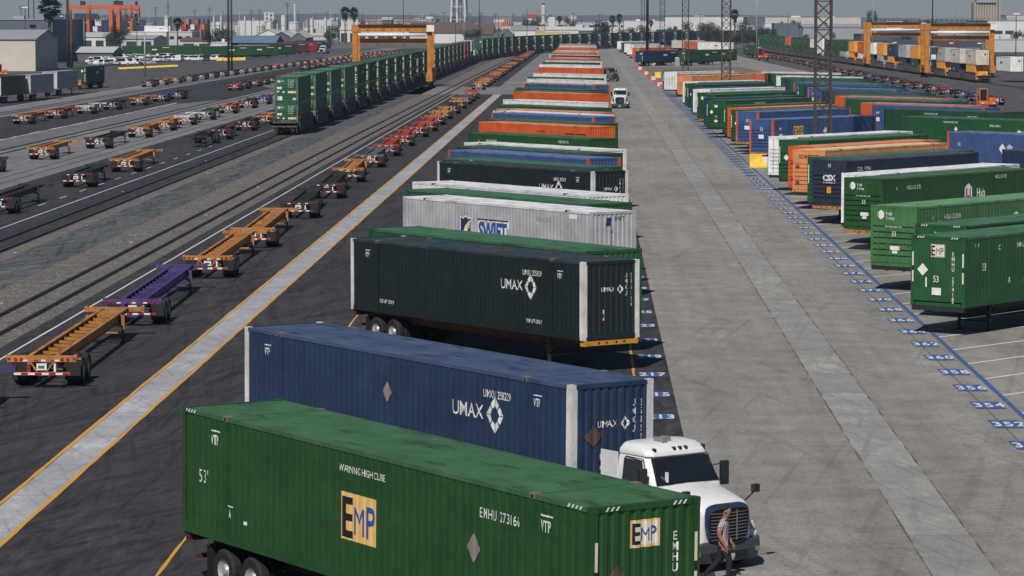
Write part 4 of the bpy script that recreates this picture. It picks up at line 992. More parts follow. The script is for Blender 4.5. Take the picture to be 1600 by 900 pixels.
# ================================================================== TRAINS
def make_well():
    root = empty('well_car'); tag(root, None, 'rail car')
    wm = paint('well_car', (.12, .10, .095), rough=.75, dirt=.8, rust=.2, streak=.4)
    mb = MB()
    for s in (-1, 1):
        mb.box(-8.4, 8.4, *sorted((s * 1.5, s * 1.42)), .55, 1.95); mb.box(-8.4, 8.4, *sorted((s * 1.56, s * 1.36)), 1.9, 2.02); mb.box(-8.4, 8.4, *sorted((s * 1.52, s * 1.3)), .45, .58)
        for k in range(13): mb.box(-7.9 + k * 1.3, -7.8 + k * 1.3, *sorted((s * 1.54, s * 1.5)), .58, 1.9)
    mb.box(-8.4, 8.4, -1.45, 1.45, .45, .52); mb.build('body', wm, root)
    for s in (-1, 1):
        mb = MB(); mb.box(*sorted((s * 8.4, s * 10.3)), -1.35, 1.35, 1.05, 1.35); mb.box(*sorted((s * 10.1, s * 10.3)), -1.35, 1.35, .9, 1.45); mb.box(*sorted((s * 10.3, s * 11.1)), -.12, .12, .85, 1.05)
        mb.cyl((s * 9.6, -.5, 1.5), (s * 9.6, .5, 1.5), .16, 8); mb.build('end_platform', wm, root)
        mb = MB()
        for y in (-1.3, 1.3): mb.bar((s * 10.2, y, .3), (s * 10.2, y, 2.3), .06, .06); mb.bar((s * 8.6, y, 1.3), (s * 8.6, y, 2.3), .06, .06); mb.bar((s * 8.6, y, 2.3), (s * 10.2, y, 2.3), .06, .06)
        mb.build('handrail', plain('handrail_rust', (.14, .05, .03), .6), root)
        b = MB(); 
        for y in (-.98, .98): b.box(*sorted((s * 8.4, s * 10.9)), y - .09, y + .09, .42, .72)
        b.box(s * 9.65 - .2, s * 9.65 + .2, -1, 1, .45, .9); bo = b.build('bogie', M['dark'], root)
        for dx in (-.85, .85):
            for y in (-.76, .76):
                m2 = MB(); m2.lathe([(0, -.06), (.42, -.06), (.46, -.0), (.42, .06), (0, .06)], (s * 9.65 + dx, y, .46 + .12), 12, 0, 'y'); m2.build('wheel', M['dark'], bo)
    cache_tree(root); return root
well = make_well(); used = False
greens = ['green', 'dark_green', 'green', 'mid_green', 'green']
GT, GTC = 'double stacked containers on the long train', 'well cars of the long train'
for i in range(55):
    x, y, rz = strain(8.2 + i * 22.8)
    w = well if i == 0 else copy_tree(well)
    w['category'] = 'rail car'; w['group'] = GTC; w['label'] = f'rusty brown well car, {nth(i + 1)} of the long left train'
    w.location = (x, y, 0); w.rotation_euler = (0, 0, rz)
    if i in (24, 25): cols = [('green', 1)] if i == 25 else [('white', 1)]
    elif i in (21,): cols = [('red', 1), ('red', 2)]
    elif i in (23,): cols = [('dark_green', 1), ('white', 2)]
    elif i > 43 and i % 3: cols = [('slate', 1), ('slate', 2)]
    elif i > 38: cols = [('navy', 1), ('dark_green', 2)]
    else: cols = [(greens[(i * 3) % 5], 1), (greens[(i * 2 + 1) % 5], 2)]
    for (c_, tier) in cols:
        z = .60 + (tier - 1) * (HC + .02)
        lab = f'{CN[c_]} container, {"lower" if tier == 1 else "upper"} one on the {nth(i + 1)} car of the long left train'
        if i < 4: add_container('train', (x, y, z), rz, lab.replace('dark green', 'green'), GT)
        else: far_container(c_, (x, y, z), rz, lab, GT)
# door details on the front pair of the train
GT2, GTC2 = 'containers on the right hand train', 'well cars of the right hand train'
p0, p1 = Vector((78.6, 629, 0)), Vector((65, 1200, 0)); dd = (p1 - p0).normalized(); rzt = math.atan2(dd.y, dd.x)
track('railway_track', [tuple((p0 - dd * 300)[:2]), tuple(p1[:2]), (60, 1450), (83, 1600)], False, .1)
rt = [('yellow', 'cream'), ('navy', 'cream'), ('yellow', 'light_grey'), ('light_grey', 'white'), ('green', 'yellow'), ('navy', 'light_grey'), ('yellow', 'navy'), ('light_grey', 'yellow'), ('green', 'white'), ('white', 'orange'), ('yellow', 'yellow'), ('light_grey', 'green'), ('green', 'green'), ('green', 'green'), ('white', 'white'), ('green', 'white'), ('green', 'green'), ('dark_green', 'green'), ('green', 'mid_green'), ('green', 'orange'), ('green', 'mid_green'), ('dark_green', 'green'), ('green', 'green'), ('green', 'mid_green'), ('green', 'green')]
for i, (a, b) in enumerate(rt):
    c = p0 + dd * (10 + i * 22.4)
    w = copy_tree(well); w['category'] = 'rail car'; w['group'] = GTC2; w['label'] = f'brown well car, {nth(i + 1)} from the camera on the right hand train'
    w.location = c; w.rotation_euler = (0, 0, rzt)
    short = i < 11
    for c_, tier in ((a, 1), (b, 2)):
        far_container(c_, (c.x, c.y, .6 + (tier - 1) * (HC + .02)), rzt, f'{CN[c_]} container, {"lower" if tier == 1 else "upper"} one on the {nth(i + 1)} car of the right hand train', GT2, 12.2 if short and tier == 1 else 14.6 if short else 16.15)

# ================================================================== GANTRY CRANES
def make_rtg(span=14.0, base=8.5, H=11.6, colkey='gantry'):
    m = paint(colkey, (.50, .185, .02), rough=.5, dirt=.4, rust=.1); root = empty('gantry_crane'); tag(root, None, 'gantry crane')
    for sy in (-1, 1):
        for sx in (-1, 1):
            mb = MB(); mb.box(sx * span / 2 - .46, sx * span / 2 + .46, sy * base / 2 - .4, sy * base / 2 + .4, 2.0, H - .2); mb.build('leg', m, root, bevel=.05)
        mb = MB(); mb.box(-span / 2 - .6, span / 2 + .6, sy * base / 2 - .5, sy * base / 2 + .5, H - 1.35, H - .0)
        for i in range(9): mb.box(-span / 2 + .8 + i * 1.5, -span / 2 + 1.1 + i * 1.5, sy * base / 2 - .52, sy * base / 2 - .5, H - 1.1, H - .9, 1)
        mb.build('girder', [m, M['dark']], root, bevel=.04)
        mb = MB(); mb.box(-span / 2 + .6, span / 2 - .6, sy * (base / 2 + .85) - .3, sy * (base / 2 + .85) + .3, H + .05, H + .12)
        for i in range(12): mb.bar((-span / 2 + .8 + i * 1.1, sy * (base / 2 + 1.12), H + .1), (-span / 2 + .8 + i * 1.1, sy * (base / 2 + 1.12), H + 1.1), .05, .05)
        for z in (H + .6, H + 1.1): mb.bar((-span / 2 + .6, sy * (base / 2 + 1.12), z), (span / 2 - .6, sy * (base / 2 + 1.12), z), .05, .05)
        mb.build('catwalk', M['dark'], root)
    mb = MB(); mb.cyl((-span / 2 + .7, -base / 2 - .7, H - 1.9), (span / 2 - .7, -base / 2 - .7, H - 1.9), .32, 10); mb.build('pipe', M['white'], root, smooth=True)
    mb = MB(); mb.box(-span / 2 + .6, span / 2 - .6, -base / 2 + .3, -base / 2 + .9, H - 3.5, H - 2.6); mb.build('spreader_beam', m, root); mb = MB(); mb.box(-span / 2 + .6, span / 2 - .6, base / 2 - .9, base / 2 - .3, H - 3.5, H - 2.6); mb.build('spreader_beam', m, root)
    for sx in (-1, 1):
        mb = MB(); mb.box(sx * span / 2 - .5, sx * span / 2 + .5, -base / 2 - 1.6, base / 2 + 1.6, 1.9, 2.7); mb.box(sx * span / 2 - .6, sx * span / 2 + .6, -base / 2 - 1.9, -base / 2 + 1.3, 1.0, 2.3); mb.box(sx * span / 2 - .6, sx * span / 2 + .6, base / 2 - 1.3, base / 2 + 1.9, 1.0, 2.3)
        si = mb.build('sill_beam', m, root, bevel=.04)
        for sy in (-1, 1):
            for k in (-1, 1):
                w = MB(); w.lathe([(.3, -.22), (.68, -.22), (.75, -.12), (.75, .12), (.68, .22), (.3, .22)], (0, 0, 0), 16, 0, 'x'); w.lathe([(.3, .2), (0, .1)], (0, 0, 0), 16, 1, 'x'); w.lathe([(.3, -.2), (0, -.1)], (0, 0, 0), 16, 1, 'x')
                w.build('wheel', [M['rubber'], M['dark']], root, loc=(sx * span / 2, sy * base / 2 + k * .95 + sy * .25, .75))
    mb = MB(); mb.box(-1.6, 1.4, -base / 2 + .52, base / 2 - .52, H - .5, H + .15); mb.build('trolley', [M['dark']], root)
    mb = MB(); mb.box(span / 2 - .5, span / 2 + .9, -base / 2 - 1.1, -base / 2 - .51, H - 1.3, H - .1); mb.build('electric_box', M['white'], root)
    mb = MB(); mb.box(-span / 2 + .9, -span / 2 + 2.6, -base / 2 - 1.9, -base / 2 - .5, H - 4.4, H - 2.2); mb.box(-span / 2 + 1.0, -span / 2 + 2.5, -base / 2 - 1.92, -base / 2 - 1.9, H - 3.7, H - 2.5, 1)
    cache_tree(root); return root
r0 = make_rtg(); r0.location = (-36.6, 596, 0); tag(r0, 'orange gantry crane straddling the long left train', None, 'rubber tyred gantry cranes')
for x, y, lab in ((79.3, 822, 'farther of the two orange gantry cranes over the right hand train'), (80.3, 690, 'nearer of the two orange gantry cranes over the right hand train')):
    r = copy_tree(r0); r['category'] = 'gantry crane'; r.location = (x, y, 0); r['label'] = lab; r['group'] = 'rubber tyred gantry cranes'

# ================================================================== LATTICE MASTS AND POLES
mastm = plain('mast_steel', (.055, .038, .032), .8, var=.4)
def make_mast(H=42, w=1.3):
    root = empty('lattice_mast'); tag(root, None, 'lattice mast')
    for sx in (-1, 1):
        for sy in (-1, 1):
            mb = MB(); mb.bar((sx * w / 2, sy * w / 2, 0), (sx * w / 2, sy * w / 2, H), .16, .16); mb.build('leg', mastm, root)
    mb = MB(); n = int(H / w / .92); hh = H / n
    for i in range(n):
        z0, z1 = i * hh, (i + 1) * hh
        for a, b in (((-1, -1), (1, -1)), ((1, -1), (1, 1)), ((1, 1), (-1, 1)), ((-1, 1), (-1, -1))):
            A, B = Vector((a[0] * w / 2, a[1] * w / 2, 0)), Vector((b[0] * w / 2, b[1] * w / 2, 0))
            mb.bar(A + Vector((0, 0, z0)), B + Vector((0, 0, z1)), .055, .055); mb.bar(B + Vector((0, 0, z0)), A + Vector((0, 0, z1)), .055, .055)
            if i % 2 == 0: mb.bar(A + Vector((0, 0, z0)), B + Vector((0, 0, z0)), .09, .09)
    mb.build('bracing', mastm, root)
    mb = MB(); mb.box(-w, w, -w, w, 0, .35); mb.build('footing', plain('footing_concrete', (.3, .29, .27), .9), root)
    cache_tree(root); return root
m0 = make_mast()
for i, (x, y) in enumerate(((19.9, 268), (20.7, 474), (20.4, 662), (20.0, 850), (20.5, 1180))):
    m = m0 if i == 0 else copy_tree(m0); m['category'] = 'lattice mast'; m.location = (x, y, 0)
    m['label'] = ['lattice light mast rising between the blue containers, nearest of the line', 'second lattice mast, beside the green emblem container', 'third lattice mast, behind the portable toilet', 'fourth lattice mast, over the island containers', 'farthest and thinnest lattice mast of the line'][i]; m['group'] = 'lattice masts along the right rows'
wood = plain('pole_wood', (.045, .035, .03), .9, var=.4); galv = plain('pole_galvanised', (.33, .35, .37), .5, .2)
def pole(px, ytop, ybase_or_D, w=.35, mat=None, name='light_pole', label='', arms=0, head=False, cat='pole', group=None, Dd=None):
    D = Dd if Dd else ybase_or_D
    p = AT(px, ytop, D); H = p.z
    root = empty(name, (p.x, D, 0)); tag(root, label, cat, group)
    mb = MB(); mb.cyl((0, 0, 0), (0, 0, H), w / 2, 8, r2=w / 2 * .7); mb.build('pole_shaft', mat or wood, root, smooth=True)
    for k in range(arms):
        a = MB(); a.box(-1.3, 1.3, -.07, .07, H - .5 - k * 1.1, H - .3 - k * 1.1)
        for x in (-1.2, -.6, .6, 1.2): a.cyl((x, 0, H - .3 - k * 1.1), (x, 0, H - .05 - k * 1.1), .06, 6)
        a.build('cross_arm', mat or wood, root)
    if head:
        a = MB(); a.box(-.9, .9, -.3, .3, H - .1, H + .25); a.build('lamp_head', M['white'], root)
    return root
wires = []
PG = 'utility poles behind the yard'
plist = [(33, 9, 1500, 2), (85, 14, 1600, 1), (243, 11, 1700, 2), (304, 15, 1750, 2), (393, 16, 1800, 2), (449, 4, 1500, 2), (510, 18, 2000, 1), (524, 22, 2100, 1), (675, 21, 1900, 2), (694, 19, 1850, 1), (734, 20, 1950, 2), (774, 21, 2000, 2), (802, 21, 2000, 2), (818, 22, 1900, 1), (896, 20, 2000, 1), (937, 22, 2100, 1), (909, 26, 2300, 1), (1094, 22, 2200, 1), (160, 35, 1400, 1), (195, 13, 1350, 1), (198, 15, 1380, 0), (308, 28, 1300, 1), (336, 27, 1300, 0)]
for i, (px, yt, D, a) in enumerate(plist):
    pole(px, yt, D, .42, wood, 'utility_pole', f'{nth(i + 1)} wooden utility pole counted along the skyline, {"with cross arms" if a else "bare topped"}', a, group=PG)
rp = random.Random(22)
for i in range(34):
    px = 95 + i * 23.5 + rp.uniform(-6, 6); D = rp.uniform(1250, 2300); a_ = rp.choice((0, 1, 2)); yt_ = rp.uniform(8, 27)
    pole(px, yt_, D, .3, wood if i % 3 else galv, 'utility_pole', f'{"wooden" if i % 3 else "pale grey"} pole, {nth(i + 1)} of the thinner far poles from the left', a_, group='thinner poles behind the yard')
tall = [(39, 12, 900, .3, wood), (44, -40, 1100, .45, wood), (52, -40, 1150, .45, wood), (262, -40, 1150, .35, wood), (356, -60, 760, .62, wood), (361, -60, 775, .5, wood), (540 - 10, -40, 1500, .4, galv), (630, -40, 1400, .35, wood), (749, -40, 1500, .4, wood), (1012, -80, 885, .85, M['black']), (1183, -40, 1000, .5, galv), (1232, -40, 1600, .5, galv), (1365, -60, 900, .55, galv), (1458, -60, 1000, .45, M['black']), (1493, -60, 940, .42, galv), (1203, 60, 1150, .3, galv), (1600 - 12, 22, 900, .3, wood), (96, 30, 1000, .35, galv), (226, 50, 700, .42, galv), (131, 30, 950, .3, galv), (105, -30, 820, .9, wood), (111, 20, 800, .8, M['rustm'])]
for i, (px, yt, D, w, mt) in enumerate(tall):
    pole(px, yt, D, w, mt, 'light_pole', {0: 'thin dark pole on the dark building roof line', 4: 'thick dark pole left of the paler twin, behind the far chassis', 5: 'slimmer twin beside the thick dark pole on the left', 9: 'thick black pole rising from the navy island container', 10: 'pale grey light pole left of the orange gantry cranes', 12: 'pale grey light pole through the farther gantry crane', 13: 'thin black pole above the nearer gantry crane', 14: 'pale grey light pole through the nearer gantry crane', 18: 'white post with a white box at its foot by the parked cars'}.get(i, {20: 'thick dark pole standing at the corner of the dark warehouse', 21: 'rusty pole right beside the thick one at the dark warehouse'}.get(i, f'tall thin pole, {nth(i + 1)} of the scattered tall ones')), 0, yt > 0 and i in (0, 16), group='tall poles around the yard')

# ================================================================== TRUCKS
whitep = paint('truck_white', (.72, .72, .71), rough=.3, dirt=.12, streak=.05)
def loft(mb, rings, m=0, cap=True):
    n = len(rings[0]); base = len(mb.v)
    for r in rings:
        for p in r: mb.v.append(Vector(p))
    for k in range(len(rings) - 1):
        for i in range(n):
            j = (i + 1) % n; mb.f.append([base + k * n + i, base + k * n + j, base + (k + 1) * n + j, base + (k + 1) * n + i]); mb.m.append(m)
    if cap:
        mb.f.append([base + i for i in range(n)][::-1]); mb.m.append(m); mb.f.append([base + (len(rings) - 1) * n + i for i in range(n)]); mb.m.append(m)
def make_truck(body=None, grillm=None, label='', frame=True):
    """day cab tractor, front bumper at x = 0, nose towards +X, wheels on z = 0"""
    body = body or whitep; root = empty('tractor_truck'); tag(root, label, 'truck')
    # hood: half sections, wide low fenders narrowing to the crown
    def ring(x, w, zb, zs, zt, crown):
        pts = [(w, zb), (w, zs - .14), (w - .05, zs), (w * .80, zt - .04), (w * .42, zt + crown * .6), (0, zt + crown)]
        full = [(x, y, z) for y, z in pts] + [(x, -y, z) for y, z in pts[:-1][::-1]]
        return full
    mb = MB()
    loft(mb, [ring(-.10, .70, .72, 1.44, 1.57, .03), ring(-.22, .82, .66, 1.50, 1.66, .03), ring(-.6, .90, .72, 1.52, 1.74, .035), ring(-1.1, .97, .80, 1.62, 1.84, .035), ring(-1.62, 1.04, .82, 1.72, 1.93, .03)])
    hood = mb.build('hood', body, root, bevel=.035, seg=3)
    for s in (-1, 1):                                             # wheel arches and headlights
        mb = MB(); n = 12; prev = None
        for k in range(n + 1):
            a = math.pi * k / n; x, z = -.98 + .66 * math.cos(a), .55 + .66 * math.sin(a) * .95
            cur = [(x, s * .78, z), (x, s * 1.20, z - .02), (x * 1.0, s * 1.20, z - .07), (x, s * .78, z - .05)]
            if prev:
                b = len(mb.v); mb.v += [Vector(p) for p in prev + cur]
                for i in range(4): mb.f.append([b + i, b + (i + 1) % 4, b + 4 + (i + 1) % 4, b + 4 + i]); mb.m.append(0)
            prev = cur
        mb.build('fender', body, root, smooth=True)
        mb = MB(); mb.add([(-.16, s * .70, .92), (-.34, s * 1.06, .90), (-.62, s * 1.10, 1.22), (-.42, s * .86, 1.36), (-.18, s * .72, 1.30)], [(0, 1, 2, 3, 4)] if s < 0 else [(4, 3, 2, 1, 0)])
        mb.add([(-.16, s * .70, .92), (-.34, s * 1.06, .90), (-.62, s * 1.10, 1.22), (-.42, s * .86, 1.36), (-.18, s * .72, 1.30), (-.6, s * .7, .92), (-.6, s * .7, 1.34)], [(0, 4, 6, 5), (4, 3, 6), (3, 2, 6), (0, 5, 1), (1, 5, 6, 2)], 0)
        hl = mb.build('headlight', plain('headlight_lens', (.05, .055, .06), .08, spec=.9, var=.1), root)
        m2 = MB(); m2.box(-.33, -.27, *sorted((s * .88, s * .98)), 1.02, 1.10); m2.build('lamp', M['white'], hl)
        mb = MB(); mb.cyl((-.55, s * .88, 1.5), (-.30, s * 1.06, 1.82), .022, 6); mb.box(-.36, -.24, *sorted((s * .97, s * 1.16)), 1.78, 1.97); mb.build('hood_mirror', M['plastic'], root, bevel=.02)
    # grille
    def sup(a, b, zc, n=28, e=.42):
        return [(a * math.copysign(abs(math.cos(t)) ** e, math.cos(t)) * (1 - .06 * (math.sin(t) < 0)), zc + b * math.copysign(abs(math.sin(t)) ** e, math.sin(t)) + (.045 * (1 - (math.cos(t)) ** 2) if math.sin(t) > 0 else 0)) for t in [2 * math.pi * i / n for i in range(n)]]
    gx = lambda y: .075 - .10 * (y / .66) ** 2
    inn, out = sup(.60, .385, 1.105), sup(.665, .455, 1.145)
    mb = MB(); n = len(inn)
    mb.add([(gx(y) - .05, y, z) for y, z in inn], [tuple(range(n))], 1)
    for k in range(9):
        z = .80 + k * .078
        for j in range(8):
            y0_, y1_ = -.55 + j * .1375, -.55 + (j + 1) * .1375
            mb.bar((gx(y0_) - .015, y0_, z), (gx(y1_) - .015, y1_, z), .03, .013, 0)
    for y in (-.2, .2): mb.bar((gx(y) - .01, y, .76), (gx(y) - .01, y, 1.48), .012, .03, 0)
    mb.build('grille', [M['chrome'], M['black']], root)
    mb = MB()
    rows_ = [[(gx(y) - .045, y, z) for y, z in inn], [(gx(y) + .015, y * 1.03, z) for y, z in inn], [(gx(y) + .005, y * .97, (z - 1.15) * .97 + 1.15) for y, z in out], [(gx(y) - .12, y, z) for y, z in out]]
    for r0_, r1_ in zip(rows_, rows_[1:]):
        for i in range(n): mb.quad(r0_[i], r1_[i], r1_[(i + 1) % n], r0_[(i + 1) % n])
    mb.build('grille_surround', M['bluechr'], root, smooth=True)
    # bumper
    mb = MB()
    pts = [(-.62, -1.22), (-.30, -1.20), (-.06, -.95), (.0, -.5), (.02, 0), (.0, .5), (-.06, .95), (-.30, 1.20), (-.62, 1.22)]
    lo = [(x - .04, y * .98, .24) for x, y in pts]; hi_ = [(x, y, .70) for x, y in pts]; mid_ = [(x + .02, y, .50) for x, y in pts]
    back = [(-.66, y * .85, .24) for x, y in pts]; backh = [(-.5, y * .85, .74) for x, y in pts]
    rows = [back, lo, mid_, hi_, backh]
    for a, b in zip(rows, rows[1:]):
        for i in range(len(pts) - 1): mb.quad(a[i], a[i + 1], b[i + 1], b[i])
    bp = mb.build('bumper', plain('bumper_plastic', (.045, .052, .056), .5), root, smooth=True)
    m2 = MB(); m2.box(.0, .035, -.55, .55, .36, .50, 0); m2.build('air_intake', M['black'], bp)
    m2 = MB(); m2.box(.036, .046, -.16, .16, .28, .44, 0); m2.build('license_plate', plain('plate', (.45, .46, .45), .5), bp)
    for s in (-1, 1): m2 = MB(); m2.box(-.075, -.02, *sorted((s * .84, s * .98)), .42, .54); m2.build('fog_lamp', M['chrome'], bp)
    # cab
    mb = MB()
    lowb, top = [(-1.58, 1.06), (-3.15, 1.10)], None
    def rect_ring(x0, x1, w, z, r=.10, wf=None):
        wf = wf or w
        return [(x0, -wf + r, z), (x0 - r, -wf, z), (x1 + r, -w, z), (x1, -w + r, z), (x1, w - r, z), (x1 + r, w, z), (x0 - r, wf, z), (x0, wf - r, z)]
    loft(mb, [rect_ring(-1.60, -3.15, 1.08, .62), rect_ring(-1.56, -3.15, 1.10, 1.2), rect_ring(-1.52, -3.15, 1.09, 1.88, .1, 1.06), rect_ring(-1.74, -3.13, 1.04, 2.25, .12, .99), rect_ring(-1.97, -3.11, .97, 2.58, .14, .92)])
    loft(mb, [rect_ring(-1.86, -3.13, .99, 2.575, .16, .95), rect_ring(-1.90, -3.14, .98, 2.70, .18, .94), rect_ring(-2.12, -3.10, .90, 2.83, .2, .84), rect_ring(-2.30, -3.0, .78, 2.86, .2, .72)])
    cab = mb.build('cab', body, root, bevel=.03, seg=3)
    def quadp(pts, off, name, mat, par, thick=.012):
        a, b, c, d = [Vector(p) for p in pts]; nrm = (b - a).cross(d - a).normalized(); m3 = MB()
        o_ = nrm * off; t_ = nrm * (off - thick)
        m3.add([a + o_, b + o_, c + o_, d + o_, a + t_, b + t_, c + t_, d + t_], [(0, 1, 2, 3), (7, 6, 5, 4), (0, 4, 5, 1), (1, 5, 6, 2), (2, 6, 7, 3), (3, 7, 4, 0)])
        return m3.build(name, mat, par)
    quadp([(-1.545, -.96, 1.93), (-1.545, .96, 1.93), (-1.93, .84, 2.53), (-1.93, -.84, 2.53)], .02, 'windshield_seal', M['black'], cab)
    ws = quadp([(-1.57, -.92, 1.97), (-1.57, .92, 1.97), (-1.91, .80, 2.50), (-1.91, -.80, 2.50)], .034, 'windshield', M['glass'], cab)
    for y in (-.5, .35):
        m3 = MB(); m3.bar((-1.53, y, 1.96), (-1.60, y + .5, 2.06), .02, .02); m3.build('wiper', M['black'], cab)
    m3 = MB(); m3.box(-1.60, -1.54, -.66, -.60, 2.0, 2.24); m3.build('paper_pass', M['white'], cab)
    for s in (-1, 1):
        pts = [(-1.82, s * 1.085, 1.72), (-2.70, s * 1.105, 1.62), (-2.70, s * 1.00, 2.50), (-2.06, s * .98, 2.48)]
        if s < 0: pts = [pts[1], pts[0], pts[3], pts[2]]
        quadp(pts, .05, 'side_window', M['glass'], cab, .03)
        m3 = MB()
        for (a, b) in (((-1.72, 1.105, .8), (-1.72, 1.105, 1.8)), ((-1.72, 1.105, 1.82), (-2.02, .99, 2.52)), ((-2.02, .99, 2.53), (-2.72, .985, 2.54)), ((-2.72, .99, 2.53), (-2.72, 1.118, 1.8)), ((-2.72, 1.118, 1.8), (-2.72, 1.11, .8))):
            m3.bar((a[0], s * a[1], a[2]), (b[0], s * b[1], b[2]), .018, .018)
        m3.build('door_seam', M['dark'], cab)
        m3 = MB(); m3.bar((-1.75, s * 1.06, 1.84), (-1.70, s * 1.24, 1.86), .06, .05); m3.bar((-1.85, s * 1.02, 2.26), (-1.72, s * 1.22, 2.3), .03, .03); m3.box(-1.78, -1.64, *sorted((s * 1.16, s * 1.36)), 1.78, 2.36)
        m3.build('side_mirror', M['plastic'], root, bevel=.03)
        m3 = MB(); m3.box(-3.58, -2.94, *sorted((s * 1.04, s * 1.085)), .9, 2.62); m3.build('side_fairing', body, root)
        m3 = MB(); m3.cyl((-2.5, s * .82, .55), (-3.7, s * .82, .55), .30, 14); m3.build('fuel_tank', M['chrome'], root, smooth=False)
        m3 = MB(); m3.box(-2.9, -1.75, *sorted((s * .85, s * 1.12)), .32, .40); m3.box(-2.9, -1.75, *sorted((s * .9, s * 1.1)), .60, .66); m3.build('step', M['steel'], root)
    for y in (-.72, -.12, 0.06, .24, .78):
        m3 = MB(); m3.box(-2.0, -1.90, y - .035, y + .035, 2.64, 2.78); m3.build('marker_lamp', M['plastic'], cab, bevel=.01)
    m3 = MB(); m3.cyl((-2.6, -.2, 2.92), (-2.2, -.2, 2.92), .045, 8, r2=.08); m3.cyl((-2.6, .0, 2.92), (-2.3, .0, 2.92), .045, 8, r2=.08); m3.box(-2.55, -2.5, -.22, .02, 2.85, 2.9); m3.build('air_horn', M['steel'], cab)
    # frame, fifth wheel and axles
    mb = MB()
    for s in (-1, 1): mb.box(-6.7, -.5, s * .43 - .04, s * .43 + .04, .62, .88)
    mb.box(-6.4, -6.3, -.43, .43, .65, .85); mb.box(-3.6, -3.5, -.43, .43, .65, .85); mb.build('frame', M['dark'], root)
    mb = MB(); mb.box(-5.8, -4.9, -.5, .5, .98, 1.08); mb.box(-5.6, -5.1, -.45, .45, .88, .98); mb.build('fifth_wheel', M['dark'], root)
    for ax, dys in ((-.98, (1.02,)), (-4.85, (.79, 1.10)), (-6.05, (.79, 1.10))):
        mb = MB(); mb.cyl((ax, -.9, .5), (ax, .9, .5), .07, 8); mb.build('axle', M['dark'], root)
        for s in (-1, 1):
            for dy in dys:
                mb = MB(); wheel_mesh(mb, ax, s * dy, s, 24); mb.build('wheel', [M['rubber'], M['rim'], M['dark']], root)
    cache_tree(root); return root
t0 = make_truck(label='white day cab truck behind the nearest green container')
hd = R(-90 + 37)
t0.location = (3.36, 74.0, 0); t0.rotation_euler = (0, 0, hd)
t1 = copy_tree(t0); t1['category'] = 'truck'; t1['label'] = 'white truck facing the camera in the lane beside the middle row'; t1.location = (4.6, 452, 0); t1.rotation_euler = (0, 0, R(-92))
t2 = make_truck(paint('truck_silver', (.10, .11, .12), rough=.35, dirt=.2), label='dark truck farther up the lane, turning out of the middle row'); t2.location = (5.6, 640, 0); t2.rotation_euler = (0, 0, R(-60))
t3 = copy_tree(t0); t3['category'] = 'truck'; t3['label'] = 'white truck tractor left of the orange gantry crane'; p = G(502, 84); t3.location = (p.x, p.y, 0); t3.rotation_euler = (0, 0, R(-100))
# yard hostlers
def make_hostler(cm, label):
    root = empty('yard_tractor'); tag(root, label, 'yard tractor')
    mb = MB(); mb.box(-1.6, 0, -1.2, .1, .9, 1.3); mb.box(-1.5, -.1, -1.15, 0.05, 2.9, 3.05)
    for x in (-1.45, -.12):
        for y in (-1.1, -.02): mb.box(x - .06, x + .06, y - .06, y + .06, 1.3, 2.9)
    mb.build('cab', cm, root, bevel=.03)
    mb = MB(); mb.box(-1.4, -.14, -1.08, -.03, 1.35, 2.86); mb.build('window', M['glass'], root)
    mb = MB(); mb.box(-1.6, .3, -1.2, 1.2, .6, 1.1); mb.box(-.9, .3, .2, 1.15, 1.1, 1.75); mb.build('hood', cm, root, bevel=.05)
    mb = MB(); mb.box(.3, .42, -1.2, 1.2, .4, .8); mb.build('bumper', M['black'], root)
    for y in (-.8, .8): m = MB(); m.box(.3, .34, y - .12, y + .12, .9, 1.04); m.build('headlight', M['white'], root)
    mb = MB(); mb.box(-4.8, -1.4, -.45, .45, .6, .85); mb.box(-4.4, -3.4, -.5, .5, .95, 1.1); mb.build('frame', M['dark'], root)
    for ax in (-.6, -3.9):
        for s in (-1, 1): mb = MB(); wheel_mesh(mb, ax, s * 1.0, s, 14); mb.build('wheel', [M['rubber'], M['rim'], M['dark']], root)
    cache_tree(root); return root
orangep = paint('hostler_orange', (.62, .16, .02), rough=.4, dirt=.3)
redp = paint('hostler_red', (.55, .07, .02), rough=.4, dirt=.3)
h = make_hostler(redp, 'red yard tractor on the pale pavement beyond the right rows'); p = G(1192, 95); h.location = (p.x, p.y, 0); h.rotation_euler = (0, 0, R(-95)); h.scale = (1.25, 1.25, 1.25)
h = make_hostler(orangep, 'orange yard tractor parked at the right edge beside the gantry chassis'); p = G(1543, 172); h.location = (p.x, p.y, 0); h.rotation_euler = (0, 0, R(-80))
h = make_hostler(orangep, 'orange and white yard tractor pulling the green container on the left'); p = G(117, 140); h.location = (p.x, p.y, 0); h.rotation_euler = (0, 0, R(-80))
far_container('dark_green', (p.x + .9, p.y + 10.2, ZC), R(100 - 21 + 8), 'dark green container behind the orange yard tractor on the left', 'containers on the truck road')
add_chassis('black', 16.1, p.x + .9, p.y + 10.2, R(-93 + 0), 'chassis under the dark green container behind the orange yard tractor', 'chassis on the truck road', False)
h2 = copy_tree(h); h2['category'] = 'yard tractor'; h2['label'] = 'orange and white yard tractor cut by the left edge'; p = G(3, 122); h2.location = (p.x, p.y, 0); h2.rotation_euler = (0, 0, R(-80))
p = G(1165, 90); far_container('green', (p.x + 2, p.y, ZC), R(98), 'green container standing left of the red yard tractor', 'containers beyond the right rows'); add_chassis('black', 16.1, p.x + 2, p.y, R(98), 'chassis under the green container left of the red yard tractor', 'chassis beyond the right rows', False)

